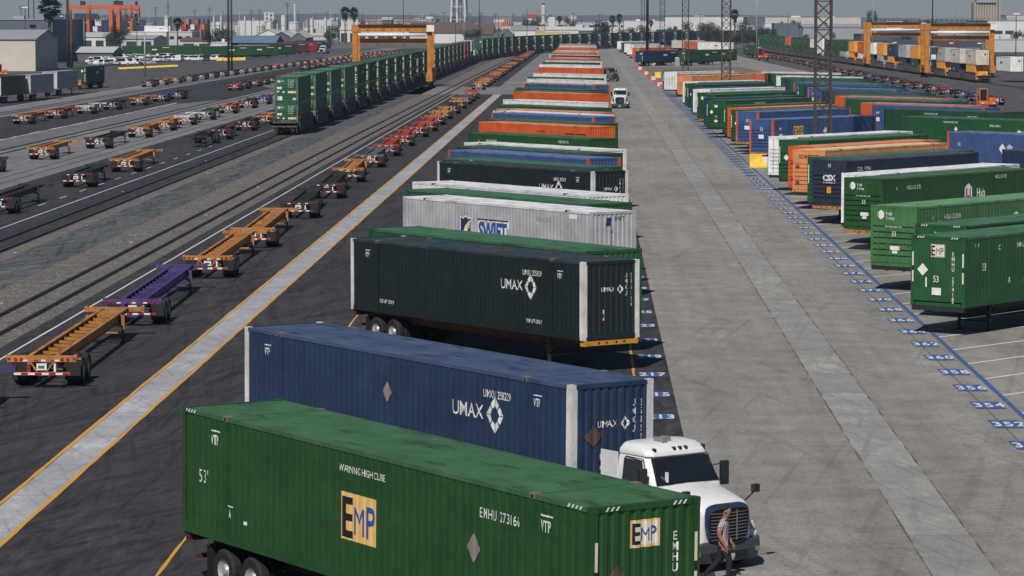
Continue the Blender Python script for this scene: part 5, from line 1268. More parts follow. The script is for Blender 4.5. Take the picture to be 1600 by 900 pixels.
# van trailers on the left
def make_trailer(wall, label):
    root = empty('van_trailer'); tag(root, label, 'van trailer')
    mb = MB(); mb.box(-7, 7, -1.28, 1.28, 1.15, 4.0); mb.box(-7.02, 7.02, -1.3, 1.3, 3.9, 4.05)
    for k in range(22): mb.box(-6.8 + k * .62, -6.77 + k * .62, -1.29, 1.29, 1.3, 3.9)
    mb.build('box_body', wall, root)
    for s in (-1, 1):
        m = MB(); m.box(-7.05, -7.02, *sorted((s * .02, s * 1.22)), 1.25, 3.85); d = m.build('door', paint('trailer_door', (.60, .55, .50), dirt=.5, rust=.55), root)
        m = MB(); m.cyl((-7.08, s * .35, 1.25), (-7.08, s * .35, 3.85), .025, 6); m.cyl((-7.08, s * .8, 1.25), (-7.08, s * .8, 3.85), .025, 6); m.build('lock_rod', M['steel'], d)
    mb = MB(); mb.box(-7, -6.9, -1.1, 1.1, .5, .6); mb.box(-6.98, -6.9, -.5, -.4, .5, 1.15); mb.box(-6.98, -6.9, .4, .5, .5, 1.15); mb.build('underride_guard', M['dark'], root)
    for s in (-1, 1):
        mb = MB(); mb.box(3.9, 4.05, s * .9 - .07, s * .9 + .07, .0, 1.15); mb.build('landing_leg', M['dark'], root)
        for ax in (-5.6, -4.3): mb = MB(); wheel_mesh(mb, ax, s * .95, s, 14, w=.5); mb.build('wheel', [M['rubber'], M['rim'], M['dark']], root)
    cache_tree(root); return root
tw = make_trailer(paint('trailer_grey', (.30, .32, .34), dirt=.4, rust=.1), 'left of the two grey van trailers with rusty white doors')
p = G(36, 158); tw.location = (p.x + .6, p.y + 7, 0); tw.rotation_euler = (0, 0, R(85)); tw['group'] = 'parked van trailers'
tw2 = copy_tree(tw); tw2['category'] = 'van trailer'; tw2['label'] = 'right of the two grey van trailers with rusty white doors'; p = G(80, 150); tw2.location = (p.x + .4, p.y + 7, 0); tw2['group'] = 'parked van trailers'
tg = make_trailer(cpaint('dark_green'), 'dark green van trailer cut by the left edge'); p = G(2, 162); tg.location = (p.x - .6, p.y + 7, 0); tg.rotation_euler = (0, 0, R(85))
# far boxes along the truck road
for i, (col, px, yb, rz) in enumerate([('green', 232, 92, 12), ('green', 268, 91, 14), ('green', 315, 93, 16), ('green', 352, 93, 20), ('grey', 384, 91, 40), ('green', 395, 92, 24), ('dark_green', 425, 89, 30), ('brown', 448, 86, 35), ('red', 462, 85, 40), ('slate', 478, 82, 45), ('slate', 490, 80, 50)]):
    p = G(px, yb); far_container(col, (p.x, p.y, ZC), R(rz), f'{CN[col]} container, {nth(i + 1)} from the left in the line beyond the parked cars', 'containers beyond the parked cars')
    add_chassis('black', 16.1, p.x, p.y, R(rz), f'chassis under the {nth(i + 1)} container beyond the parked cars', 'chassis beyond the parked cars', False)

# ================================================================== PARKED CARS
def make_car(colr, kind):
    root = empty('parked_car'); tag(root, None, 'car'); m = paint('car_' + kind + str(colr[0]), colr, rough=.3, dirt=.15)
    L = 4.9 if kind != 'pickup' else 5.6; mb = MB()
    def r(x, w, z0, z1): return [(x, -w, z0), (x, -w, z1 - .08), (x, -w + .1, z1), (x, w - .1, z1), (x, w, z1 - .08), (x, w, z0)]
    loft(mb, [r(-L / 2, .85, .4, .95), r(-L / 2 + .2, .93, .35, 1.05), r(0, .95, .32, 1.05), r(L / 2 - 1.2, .93, .32, 1.02), r(L / 2 - .15, .88, .36, .85), r(L / 2, .8, .4, .75)])
    ch = 1.75 if kind != 'sedan' else 1.45
    if kind == 'pickup': loft(mb, [r(-.7, .85, 1.0, 1.05), r(-.55, .8, 1.0, ch), r(.6, .78, 1.0, ch), r(1.25, .86, .95, 1.05)])
    elif kind == 'van': loft(mb, [r(-L / 2 + .05, .88, .9, 1.9), r(1.0, .86, .95, 2.0), r(1.9, .88, .9, 1.05)])
    else: loft(mb, [r(-L / 2 + .1, .86, .9, 1.05), r(-L / 2 + .55, .8, .95, ch), r(.4, .78, .95, ch + .03), r(1.25, .86, .9, 1.02)])
    mb.build('body', m, root, bevel=.05)
    mb = MB(); zt = 1.9 if kind == 'van' else ch - .08; zb = 1.08
    xb = -.5 if kind == 'pickup' else -L / 2 + .55
    for s in (-1, 1): mb.box(xb, .75, *sorted((s * .80, s * .875)), zb, zt)
    mb.add([(1.32, -.74, 1.08), (1.32, .74, 1.08), (.68, .68, zt), (.68, -.68, zt)], [(0, 1, 2, 3)]); mb.add([(xb - .35, -.72, 1.1), (xb - .35, .72, 1.1), (xb - .1, .66, zt), (xb - .1, -.66, zt)], [(3, 2, 1, 0)])
    mb.build('window', M['glass'], root)
    for ax in (-L / 2 + .95, L / 2 - .95):
        for s in (-1, 1): mb = MB(); mb.lathe([(0, s * .12), (.18, s * .12), (.30, s * .13), (.34, s * .09), (.34, -s * .1), (0, -s * .1)], (ax, s * .84, .34), 14, 0, 'y', [1, 0, 0, 0, 0]); mb.build('wheel', [M['rubber'], M['rim']], root)
    cache_tree(root); return root
cars = [make_car((.72, .72, .72), 'suv'), make_car((.74, .74, .73), 'pickup'), make_car((.70, .70, .70), 'van'), make_car((.05, .06, .08), 'sedan'), make_car((.35, .36, .38), 'sedan')]
used_c = set(); ci = 0
def put_car(k, x, y, rz, label, group):
    o = cars[k] if k not in used_c else copy_tree(cars[k]); used_c.add(k); o['category'] = 'car'
    o.location = (x, y, 0); o.rotation_euler = (0, 0, rz); o['label'] = label; o['group'] = group
CARN = ['white sport utility car', 'white pickup', 'white van', 'dark sedan', 'grey sedan']
for row, (ya, xa, xb, n) in enumerate([(102.5, 148, 232, 13), (99, 140, 345, 24), (95, 150, 350, 18), (90, 270, 330, 5)]):
    for i in range(n):
        px = xa + (xb - xa) * (i + .5) / n + random.uniform(-1.5, 1.5)
        yy = ya - (px - 150) * .022 + random.uniform(-.6, .6)
        k = random.choice((0, 0, 1, 1, 2, 0, 3, 4)); p = G(px, yy)
        put_car(k, p.x, p.y, R(random.choice((80, -95, 60, 0)) + random.uniform(-8, 8)), f'{CARN[k]}, {nth(i + 1)} from the left in the {nth(row + 1)} row of the parking lot', 'cars parked beyond the yard on the left')
# yellow and white barriers
def barrier(px, yb, L, H, label, mat, rz=0.0, w=.6):
    p = G(px, yb); mb = MB()
    loft(mb, [[(x, -w / 2, 0), (x, -w / 2, .12 * H), (x, -w * .28, .38 * H), (x, -w * .2, H), (x, w * .2, H), (x, w * .28, .38 * H), (x, w / 2, .12 * H), (x, w / 2, 0)] for x in (-L / 2, L / 2)])
    o = mb.build('concrete_barrier', mat, None, bevel=.02); o.location = (p.x, p.y, 0); o.rotation_euler = (0, 0, rz); tag(o, label, 'barrier', 'painted concrete barriers'); return o
yb_ = paint('barrier_yellow', (.78, .50, .04), rough=.7, dirt=.3)
barrier(1184.5, 262, 1.5, 1.2, 'yellow concrete block beside the white container on the blue line', yb_, w=1.2)
barrier(1203, 258, 1.0, 1.1, 'yellow block half hidden behind the white container', yb_, w=1.0)
barrier(1008, 103, 2.7, 1.15, 'left one of the two yellow barriers before the navy container', yb_); barrier(1030, 102.5, 3.1, 1.2, 'right one of the two yellow barriers before the navy container', yb_)
barrier(1028, 122, 1.3, 1.3, 'small yellow barrier at the near edge of the island', yb_)
for i in range(9): barrier(192 + i * 11 - i, 108 - i * .5, 2.2, .45, f'yellow barrier, {nth(i + 1)} in the line before the parked cars', yb_)
for i in range(5): barrier(343 + i * 9, 95 - i * .2, 1.8, .9, f'yellow barrier, {nth(i + 1)} in the line right of the twin poles', yb_)
p = G(1195.5, 262); mb = MB(); mb.lathe([(0, 0), (.36, 0), (.37, .05), (.37, .95), (.33, 1.0), (.40, 1.02), (.40, 1.12), (.1, 1.16), (0, 1.16)], (0, 0, 0), 18, 0, 'z', [0, 0, 0, 0, 1, 1, 1, 1])
o = mb.build('rubbish_bin', [M['white'], M['plastic']], None, smooth=False); o.location = p; tag(o, 'white drum with a black lid beside the yellow block', 'bin')
p = G(1058, 103); mb = MB(); mb.box(-.6, .6, -.6, .6, 0, 2.1); mb.box(-.5, .5, -.63, -.6, .1, 1.95, 1); mb.add([(-.62, -.62, 2.1), (.62, -.62, 2.1), (.62, .62, 2.1), (-.62, .62, 2.1), (0, 0, 2.35)], [(0, 1, 4), (1, 2, 4), (2, 3, 4), (3, 0, 4)], 2)
o = mb.build('portable_toilet', [plain('toilet_grey', (.30, .36, .32), .6), plain('toilet_door', (.24, .30, .27), .6), M['white']], None); o.location = p; tag(o, 'pale green portable toilet beside the lattice mast on the island', 'toilet')
conem = plain('cone_orange', (.70, .10, .05), .6)
for i, (px, yb) in enumerate(((996, 106), (1000, 109), (1005, 113), (1010, 117), (1015, 120), (1021, 125), (1026, 131), (1031, 135), (1035, 138))):
    p = G(px, yb); mb = MB(); mb.box(-.5, .5, -.25, .25, 0, .75, i % 2); mb.box(-.55, .55, -.3, .3, 0, .15, i % 2)
    o = mb.build('road_block', [conem, M['white']], None, bevel=.03); o.location = p; o.rotation_euler = (0, 0, R(-60)); tag(o, f'{"red" if i % 2 == 0 else "white"} plastic road block, {nth(i + 1)} along the island edge', 'road block', 'plastic road blocks on the island edge')
mk = MB(); a, b = G(994, 105), G(1037, 139)
d = (b - a).normalized(); nn_ = Vector((-d.y, d.x, 0)) * .12; mk.quad(a - nn_ + Vector((0, 0, .02)), b - nn_ + Vector((0, 0, .02)), b + nn_ + Vector((0, 0, .02)), a + nn_ + Vector((0, 0, .02))); tag(mk.build('red_line', worn('worn_red_paint', (.45, .05, .04), (.2, .2, .2))), kind='structure')
# sign board on a post in front of the blue container
p = G(1178.5, 246); s_ = empty('sign_post', (p.x, p.y, 0)); tag(s_, 'small white sign board on a post by the nearest blue container', 'sign')
mb = MB(); mb.cyl((0, 0, 0), (0, 0, 1.5), .03, 6); mb.build('post', M['steel'], s_); mb = MB(); mb.box(-.4, .45, -.04, 0, 1.45, 1.9); mb.build('board', M['white'], s_)

# ================================================================== BUILDINGS AND PLANT BEHIND
def wallmat(key, c, var=.1): return plain('wall_' + key, c, .8, var=var, scale=.15)
WM = dict(white=wallmat('white', (.62, .62, .60)), cream=wallmat('cream', (.55, .50, .42)), grey=wallmat('grey', (.30, .31, .33)), dark=wallmat('dark', (.075, .08, .09)), blue=wallmat('blue', (.12, .19, .26)), brown=wallmat('brown', (.13, .09, .075)), pale=wallmat('pale', (.48, .48, .46)), red=wallmat('red', (.35, .06, .04)), slate=wallmat('slate', (.10, .12, .15)), tan=wallmat('tan', (.36, .31, .25)))
bcount = 0
def building(px0, px1, ytop, D, depth, wall, roof, label, gable=0.0, axis='x', win=0, doors=0):
    a, b = AT(px0, ytop, D), AT(px1, ytop, D); w = b.x - a.x; H = max(2.5, a.z)
    root = empty('industrial_building', ((a.x + b.x) / 2, D + depth / 2, 0)); tag(root, label, 'building')
    mb = MB(); mb.box(-w / 2, w / 2, -depth / 2, depth / 2, 0, H)
    if gable:
        if axis == 'x': mb.add([(-w / 2, -depth / 2, H), (-w / 2, depth / 2, H), (-w / 2, 0, H + gable), (w / 2, -depth / 2, H), (w / 2, depth / 2, H), (w / 2, 0, H + gable)], [(0, 2, 1), (3, 4, 5)])
        else: mb.add([(-w / 2, -depth / 2, H), (w / 2, -depth / 2, H), (0, -depth / 2, H + gable), (-w / 2, depth / 2, H), (w / 2, depth / 2, H), (0, depth / 2, H + gable)], [(0, 1, 2), (3, 5, 4)])
    mb.build('wall', WM[wall], root)
    mb = MB(); e = .4
    if gable and axis == 'x':
        k = gable / (depth / 2)
        for s in (-1, 1): mb.add([(-w / 2 - e, s * (depth / 2 + e), H - e * k + .05), (w / 2 + e, s * (depth / 2 + e), H - e * k + .05), (w / 2 + e, 0, H + gable + .06), (-w / 2 - e, 0, H + gable + .06), (-w / 2 - e, s * (depth / 2 + e), H - e * k - .2), (w / 2 + e, s * (depth / 2 + e), H - e * k - .2), (w / 2 + e, 0, H + gable - .15), (-w / 2 - e, 0, H + gable - .15)], [(0, 1, 2, 3), (4, 5, 6, 7), (0, 1, 5, 4), (1, 2, 6, 5), (0, 3, 7, 4)])
    elif gable:
        k = gable / (w / 2)
        for s in (-1, 1): mb.add([(s * (w / 2 + e), -depth / 2 - e, H - e * k + .05), (s * (w / 2 + e), depth / 2 + e, H - e * k + .05), (0, depth / 2 + e, H + gable + .06), (0, -depth / 2 - e, H + gable + .06), (s * (w / 2 + e), -depth / 2 - e, H - e * k - .2), (0, -depth / 2 - e, H + gable - .15)], [(0, 1, 2, 3), (0, 3, 5, 4)])
    else: mb.box(-w / 2 - .2, w / 2 + .2, -depth / 2 - .2, depth / 2 + .2, H, H + .25); mb.box(-w * .2, -w * .1, -2, 2, H + .25, H + 1.4); mb.box(w * .2, w * .26, -1, 2, H + .25, H + 1.1)
    mb.build('roof', WM[roof], root)
    for i in range(win):
        m = MB(); x = -w / 2 + w * (i + .5) / win; m.box(x - w / win * .28, x + w / win * .28, -depth / 2 - .08, -depth / 2 - .02, H * .45, H * .68); m.build('window', M['glass'], root)
    for i in range(doors):
        m = MB(); x = -w / 2 + w * (i + .5) / doors; m.box(x - w / doors * .33, x + w / doors * .33, -depth / 2 - .1, -depth / 2 - .02, 0, min(H * .7, 5.5)); m.build('door', M['dark'], root)
    return root
b1 = building(-220, 55, 60, 760, 32, 'cream', 'grey', 'pale warehouse with a grey pitched roof at the left edge', gable=2.0)
for dx, z in ((.78, 5.0), (.88, 5.0)):
    pass
building(-220, 82, 31, 905, 60, 'slate', 'grey', 'dark grey flat warehouse behind the pale one at the left edge')
building(112, 176, 81, 930, 22, 'slate', 'pale', 'low dark office with a pale roof beyond the left truck', gable=1.4, win=0)
building(90, 165, 57, 1250, 40, 'white', 'pale', 'long low white building behind the dark office', gable=1.5, doors=4)
building(170, 240, 60, 1300, 40, 'pale', 'grey', 'grey roofed building behind the parked cars', gable=1.2, doors=3)
building(205, 260, 50, 1500, 40, 'white', 'white', 'white building right of the orange cranes', doors=2)
building(262, 300, 50, 1450, 30, 'pale', 'pale', 'pale block left of the brown roofed shed', win=3)
building(282, 332, 63, 1200, 22, 'cream', 'brown', 'low shed with a brown roof and red banner', gable=1.0, doors=2)
building(330, 372, 67, 1150, 20, 'white', 'white', 'low white shed behind the green containers', win=3)
building(360, 430, 66, 1150, 30, 'brown', 'blue', 'building with a blue hipped roof left of the tanks', gable=2.3)
building(398, 440, 55, 1400, 40, 'white', 'pale', 'white gabled shed before the tall tanks', gable=2.6, axis='y')
building(425, 455, 57, 1350, 40, 'dark', 'pale', 'dark gabled shed before the storage tanks', gable=2.2, axis='y')
building(455, 478, 58, 1350, 36, 'slate', 'pale', 'slate gabled shed right of the dark one', gable=2.2, axis='y')
building(372, 420, 32, 2100, 60, 'white', 'tan', 'white and red warehouse left of the tanks', win=0)
building(480, 512, 55, 1500, 26, 'pale', 'cream', 'pale shed right of the storage tanks', gable=1.0)
building(530, 660, 46, 1650, 40, 'white', 'white', 'long white roofed building behind the left gantry crane', gable=1.8, doors=9)
building(640, 736, 51, 1560, 45, 'white', 'brown', 'white hall with a long brown roof behind the train', gable=5.0)
building(725, 770, 53, 1540, 45, 'slate', 'brown', 'slate hall beside the brown roofed one', gable=4.6)
building(770, 786, 52, 1500, 30, 'slate', 'slate', 'small slate gabled house left of the white roofed one', gable=2.2, axis='y')
building(784, 802, 52, 1500, 30, 'slate', 'white', 'gabled house with a white roof beside the stack', gable=2.5, axis='y')
building(800, 838, 47, 1700, 50, 'white', 'grey', 'white hall with a grey roof left of the stack', gable=2.2)
building(836, 905, 46, 1750, 55, 'white', 'white', 'long white hall behind the stack', gable=1.5)
building(904, 936, 47, 1720, 50, 'slate', 'white', 'blue grey hall joined to the long white one', gable=1.3)
building(486, 560, 31, 2600, 80, 'white', 'pale', 'white warehouse behind the palms', win=0); building(560, 680, 30, 3000, 90, 'tan', 'pale', 'long pale warehouse above the left gantry crane')
building(800, 1000, 35, 2800, 60, 'pale', 'pale', 'long low pale warehouse on the skyline behind the stack', win=12)
building(975, 1040, 33, 2400, 60, 'white', 'white', 'white warehouse left of the tall white one', doors=0); building(1039, 1197, 26.5, 2500, 80, 'white', 'grey', 'tall long white warehouse behind the lattice masts')
building(1168, 1196, 27, 2300, 60, 'slate', 'slate', 'dark end block of the tall white warehouse'); building(1196, 1345, 27.5, 2600, 80, 'cream', 'white', 'cream warehouse left of the gantry cranes')
building(1195, 1210, 36, 2000, 25, 'white', 'white', 'small white block before the cream warehouse'); building(1210, 1250, 37, 1950, 30, 'slate', 'slate', 'slate block before the cream warehouse'); building(1255, 1345, 42, 1700, 40, 'grey', 'grey', 'grey shed before the cream warehouse', gable=1.5)
building(1345, 1450, 54, 1500, 40, 'dark', 'dark', 'long dark shed behind the gantry cranes'); building(1465, 1540, 46, 1500, 50, 'grey', 'pale', 'pale grey hall behind the nearer gantry crane')
bw = building(1543, 1700, 32.5, 1250, 70, 'white', 'grey', 'large plain white building with green windows at the right edge')
for px in (1560, 1577): 
    q = AT(px, 52, 1250); m = MB(); m.box(q.x - bw.location.x - 1.6, q.x - bw.location.x + 1.6, -35.1, -35.02, 6.3, 7.6); m.build('window', plain('green_glass', (.03, .07, .06), .1), bw)
building(1385, 1410, 33, 3000, 40, 'white', 'red', 'white house row on the skyline behind the farther gantry'); building(1150, 1168, 40, 1900, 20, 'white', 'white', 'white billboard sized block among the trees')
building(1545, 1620, 62, 1180, 20, 'pale', 'pale', 'pale wall line before the large white building'); building(1572, 1640, 24, 2100, 40, 'pale', 'tan', 'pale block right of the grain silo')
for i in range(26):                                     # low roofs filling the industrial belt
    px = random.uniform(240, 1400); D = random.uniform(1700, 3200); w = random.uniform(12, 45)
    building(px, px + w, 26 + CH * .52 * F / D + random.uniform(-2, 1), D, 40, random.choice(['white', 'pale', 'cream', 'grey', 'tan']), random.choice(['pale', 'white', 'grey', 'tan', 'brown']), f'low roofed building of the far belt, {nth(i + 1)} of its kind from a random street', gable=random.choice((0, 1.2)))
# grain silo block
q0, q1 = AT(1524, 4, 2050), AT(1562, 4, 2050); root = empty('grain_silo', ((q0.x + q1.x) / 2, 2058, 0)); tag(root, 'tall grey grain silo above the nearer gantry crane', 'silo')
mb = MB(); n = 9; w = q1.x - q0.x
for i in range(n): mb.cyl((-w / 2 + w * (i + .5) / n, 0, 0), (-w / 2 + w * (i + .5) / n, 0, q0.z), w / n / 2 * 1.02, 10)
mb.box(-w / 2, w / 2, 0, 14, 0, q0.z); mb.build('bin_row', WM['tan'], root)
mb = MB(); mb.box(-w * .4, w * .4, -2, 10, q0.z, q0.z + 5); mb.box(w * .52, w * .6, -1, 3, 0, q0.z + 6); mb.build('head_house', WM['grey'], root)
# storage tanks and stack
def tank(px0, px1, ytop, D, label, mat='white', dome=.12, name='storage_tank', ladder=True):
    a, b = AT(px0, ytop, D), AT(px1, ytop, D); r = (b.x - a.x) / 2; H = a.z; root = empty(name, ((a.x + b.x) / 2, D, 0)); tag(root, label, 'tank')
    mb = MB(); mb.lathe([(r, 0), (r, H), (r * .96, H + r * dome * .3), (r * .55, H + r * dome), (0, H + r * dome * 1.2)], (0, 0, 0), 20); mb.build('shell', WM[mat], root, smooth=False)
    mb = MB(); 
    for z in (H * .35, H * .66, H * .98): mb.lathe([(r * 1.0, z - .1), (r * 1.05, z - .1), (r * 1.05, z + .1), (r * 1.0, z + .1)], (0, 0, 0), 20)
    mb.bar((r * .5, -r * .95, 0), (r * .5, -r * .95, H + 1), .4, .1); mb.build('walkway', WM['grey'], root)
    return root
tank(401, 414, 41, 1500, 'broad white dome roofed tank left of the ladder tower', 'cream', .5); tank(415, 427, 33, 1480, 'white tank under the square white frame'); tank(439, 448, 24, 1500, 'slim banded white tower tank'); tank(451, 468, 35, 1480, 'widest white storage tank'); tank(459, 462.5, 8, 1520, 'thin white stack above the widest tank', dome=.9)
tank(475, 483, 48, 1400, 'small pinkish tank at the right end of the tank farm', 'pale', 1); tank(484, 490.5, 29, 1700, 'plain white column right of the tanks', dome=.1); tank(506, 511, 28, 2000, 'thin white column behind the palms', dome=.1); tank(524, 530, 28, 2000, 'second thin white column beside the palms', dome=.1); tank(381, 384, 26, 1800, 'thin white vent tower left of the tanks'); tank(333, 336, 25, 1900, 'thin white vent tower above the brown shed'); tank(344, 347, 24, 1900, 'second thin white vent tower above the brown shed')
def frame_tower(px0, px1, y0, y1, D, label, mat, floors=3, name='steel_frame_tower', cols=3):
    a, b = AT(px0, y0, D), AT(px1, y1, D); w = (b.x - a.x); root = empty(name, ((a.x + b.x) / 2, D, 0)); tag(root, label, 'tower'); H = a.z; hb = b.z
    for i in range(cols):
        for yy in (-w / 2.4, w / 2.4): mb = MB(); x = -w / 2 + w * i / (cols - 1); mb.bar((x, yy, hb), (x, yy, H), w * .07 + .12, w * .07 + .12); mb.build('post', mat, root)
    mb = MB()
    for k in range(floors + 1):
        z = hb + (H - hb) * k / floors
        for yy in (-w / 2.4, w / 2.4):
            mb.bar((-w / 2, yy, z), (w / 2, yy, z), w * .05 + .08, w * .05 + .08)
            if k < floors: mb.bar((-w / 2, yy, z), (w / 2, yy, hb + (H - hb) * (k + 1) / floors), w * .03 + .05, w * .03 + .05)
    mb.build('cross_brace', mat, root); return root
frame_tower(414, 427, 20, 33, 1480, 'square white steel frame on top of the white tank', WM['white'], 2)
# water tower legs cut by the top edge
q0, q1 = AT(703, -6, 1900), AT(732, 32, 1900); cx = (q0.x + q1.x) / 2; root = empty('water_tower', (cx, 1900, 0)); tag(root, 'white water tower whose legs are cut by the top edge', 'tower')
w = q1.x - q0.x
for i in range(6):
    a = math.pi * 2 * i / 6 + .3; mb = MB(); mb.cyl((math.cos(a) * w * .52, math.sin(a) * w * .5, 0), (math.cos(a) * w * .40, math.sin(a) * w * .4, q0.z), .55, 8); mb.build('leg', WM['white'], root)
mb = MB(); mb.cyl((0, 0, 0), (0, 0, q0.z), 1.1, 10); mb.build('riser_pipe', WM['white'], root); mb = MB(); mb.lathe([(0, q0.z - 1), (w * .42, q0.z), (w * .5, q0.z + 4), (w * .5, q0.z + 10), (0, q0.z + 14)], (0, 0, 0), 20); mb.build('tank_bowl', WM['white'], root)
mb = MB()
for z in (q0.z * .45, q0.z * .75):
    for i in range(6):
        a, b = math.pi * 2 * i / 6 + .3, math.pi * 2 * (i + 1) / 6 + .3; rr = w * .46; mb.bar((math.cos(a) * rr, math.sin(a) * rr, z), (math.cos(b) * rr, math.sin(b) * rr, z), .3, .3)
mb.build('brace_ring', WM['white'], root)
# stack tower with cream head
q = AT(849, 5, 1450); H = q.z; root = empty('stack_tower', (q.x, 1450, 0)); tag(root, 'slim cream stack with a wide head and dark cap', 'tower')
mb = MB(); mb.lathe([(1.0, 0), (.9, H * .55), (.7, H * .62), (.7, H * .7)], (0, 0, 0), 12); mb.build('shaft', WM['cream'], root); mb = MB(); mb.lathe([(.7, H * .7), (1.0, H * .73), (1.0, H * .93), (.6, H * .96)], (0, 0, 0), 12); mb.build('head', WM['cream'], root); mb = MB(); mb.lathe([(.6, H * .96), (.6, H), (0, H)], (0, 0, 0), 12); mb.build('cap', M['dark'], root); mb = MB(); mb.lathe([(.7, H * .5), (1.7, H * .5), (1.7, H * .53), (.7, H * .53)], (0, 0, 0), 12); mb.build('platform', WM['cream'], root)
# yellow travelling crane beam behind the train
q0, q1 = AT(836, 47, 1420), AT(890, 53, 1420); root = empty('bridge_crane', ((q0.x + q1.x) / 2, 1420, 0)); tag(root, 'pale yellow bridge crane above the far train', 'gantry crane'); w = q1.x - q0.x; pym = plain('pale_yellow', (.55, .42, .2), .6)
mb = MB(); mb.box(-w / 2, w / 2, -1, 1, q1.z - .8, q1.z + 1); mb.build('girder', pym, root)
for s in (-1, 1): mb = MB(); mb.box(s * w * .42 - .6, s * w * .42 + .6, -3, 3, 0, q1.z - .8); mb.build('leg', M['dark'], root)
mb = MB(); mb.box(-w / 2 + .6, -w / 2 + 3.6, -1.2, 1.2, q1.z + 1, q0.z); mb.build('cab', pym, root)
# orange stacking cranes over container stacks far left
om = paint('crane_orange', (.60, .12, .03), dirt=.3)
def ogantry(px0, px1, yt, yb, D, label, depth=4, lw=.42):
    a, b = AT(px0, yt, D), AT(px1, yb, D); w = b.x - a.x; H = a.z; root = empty('stacking_crane', ((a.x + b.x) / 2, D, 0)); tag(root, label, 'gantry crane', 'orange stacking cranes on the left skyline')
    for sx in (-1, 1):
        for sy in (-1, 1): mb = MB(); mb.box(sx * w / 2 - lw, sx * w / 2 + lw, sy * depth / 2 - lw, sy * depth / 2 + lw, 0, H - 1.5); mb.build('leg', om, root)
    for sy in (-1, 1): mb = MB(); mb.box(-w / 2 - lw, w / 2 + lw, sy * depth / 2 - .5, sy * depth / 2 + .5, H - 2.0, H); mb.build('girder', om, root)
    mb = MB(); mb.box(w * .1, w * .3, -depth / 2, depth / 2, H, H + 2); mb.build('trolley', M['dark'], root)
ogantry(108, 139, 8, 50, 1500, 'leftmost of the orange stacking cranes', lw=.7); ogantry(139, 205, 8, 50, 1520, 'widest of the orange stacking cranes'); ogantry(174, 186, 7.5, 45, 1420, 'narrow bright orange crane between the wide ones', lw=.8); ogantry(205, 217, 8, 42, 1600, 'rightmost of the orange stacking cranes')
for i in range(46):
    px = random.uniform(86, 262); D = random.uniform(1480, 1700); px = 84 + (i * 37) % 178; q = AT(px, 40, D); tier = random.choice((3, 4, 4, 3)) if px < 215 else random.choice((1, 2)); c_ = random.choice(['slate', 'navy', 'brown', 'slate', 'brick_orange', 'dark_green', 'white', 'navy', 'grey'])
    for t_ in range(tier + 1): far_container(c_, (q.x, D, t_ * 2.9), R(random.choice((0, 0, 90, 90, 4))), f'{CN[c_]} container, tier {ONES[t_ + 1]} of the {nth(i + 1)} stack under the orange cranes', 'containers stacked under the orange cranes', 12.2)
    if i > 17: break
def tilted_rack(px0, px1, y0, y1, D, n, mat, label):
    a, b = AT(px0, y0, D), AT(px1, y1, D); root = empty('chassis_rack', (a.x, D, 0)); tag(root, label, 'chassis rack', 'racks of chassis standing on end'); w = b.x - a.x
    for i in range(n): mb = MB(); x = w * i / n; mb.bar((x, 0, max(0, b.z)), (x + .5, 2, a.z), .38, .38); mb.build('upright_chassis', mat, root)
tilted_rack(700, 712, 26, 40, 1900, 4, M['dark'], 'dark upright chassis left of the water tower'); tilted_rack(720, 760, 26, 40, 1850, 12, M['dark'], 'dark upright chassis right of the water tower'); tilted_rack(774, 797, 27, 46, 1650, 7, om, 'orange upright chassis beside the small gabled houses')
for px0, px1, yy in ((563, 590, 36), (620, 652, 35)): tilted_rack(px0, px1, 30, yy, 2100, 8, paint('crane_red', (.45, .05, .03)), f'red rack above the left gantry crane, {"left" if px0 < 600 else "right"} one')
# boxcars: grain hopper line behind the right train
for i in range(9):
    p = AT(1215 + i * 44, 62, 1350 - i * 12); far_container('slate' if i % 3 else 'brown', (p.x, 1350 - i * 12, .8), R(-3), f'{nth(i + 1)} dark box of the freight line behind the right hand train', 'freight line behind the right hand train', 12.2)
for i in range(3):
    p = G(1500 + i * 48, 112 + i * 2); far_container('slate', (p.x + 5, p.y + 40, 1.0), R(100), f'{nth(i + 1)} blue grey box car right of the gantry cranes', 'box cars right of the gantry cranes')
p = G(1577, 128); far_container('white', (p.x, p.y, 2.2), R(96), 'white container raised beside the right edge', None, 12.2); p = G(1598, 128); far_container('brick_orange', (p.x, p.y, 2.2), R(96), 'brick orange container raised at the right edge', None, 12.2)

for i in range(9):
    px = 284 + i * 4.8; D = 1750 + (i % 3) * 30; c_ = ('brick_orange', 'red', 'brick_orange', 'brown', 'white')[i % 5]; q = AT(px, 40, D)
    for t_ in range(2 + i % 3): far_container(c_, (q.x, D, t_ * 2.9), R(90), f'{CN[c_]} container, tier {ONES[t_ + 1]} of the {nth(i + 1)} red stack left of the twin poles', 'red container stacks beyond the palms', 12.2)
rb_ = random.Random(77)
for i in range(30):
    px = rb_.uniform(86, 900); D = rb_.uniform(1750, 2600); w_ = rb_.uniform(4, 16); yt = 26 + rb_.uniform(-1, 20) * 1750 / D
    building(px, px + w_, yt, D, 20, rb_.choice(['white', 'white', 'pale', 'cream', 'slate', 'tan', 'grey']), rb_.choice(['white', 'pale', 'grey', 'brown', 'red']), f'{nth(i + 1)} small shed of the crowded belt behind the yard', gable=rb_.choice((0, 0, 1.0, 1.6)), doors=rb_.choice((0, 1, 2)))
for i, px in enumerate((412, 420, 432, 474, 478, 496, 500, 335, 350, 369, 560, 572)):
    tank(px, px + rb_.uniform(1.5, 4.5), rb_.uniform(30, 46), rb_.uniform(1500, 1700), f'small pale vessel, {nth(i + 1)} of those dotted around the tank farm', rb_.choice(['white', 'cream', 'pale']), .6)
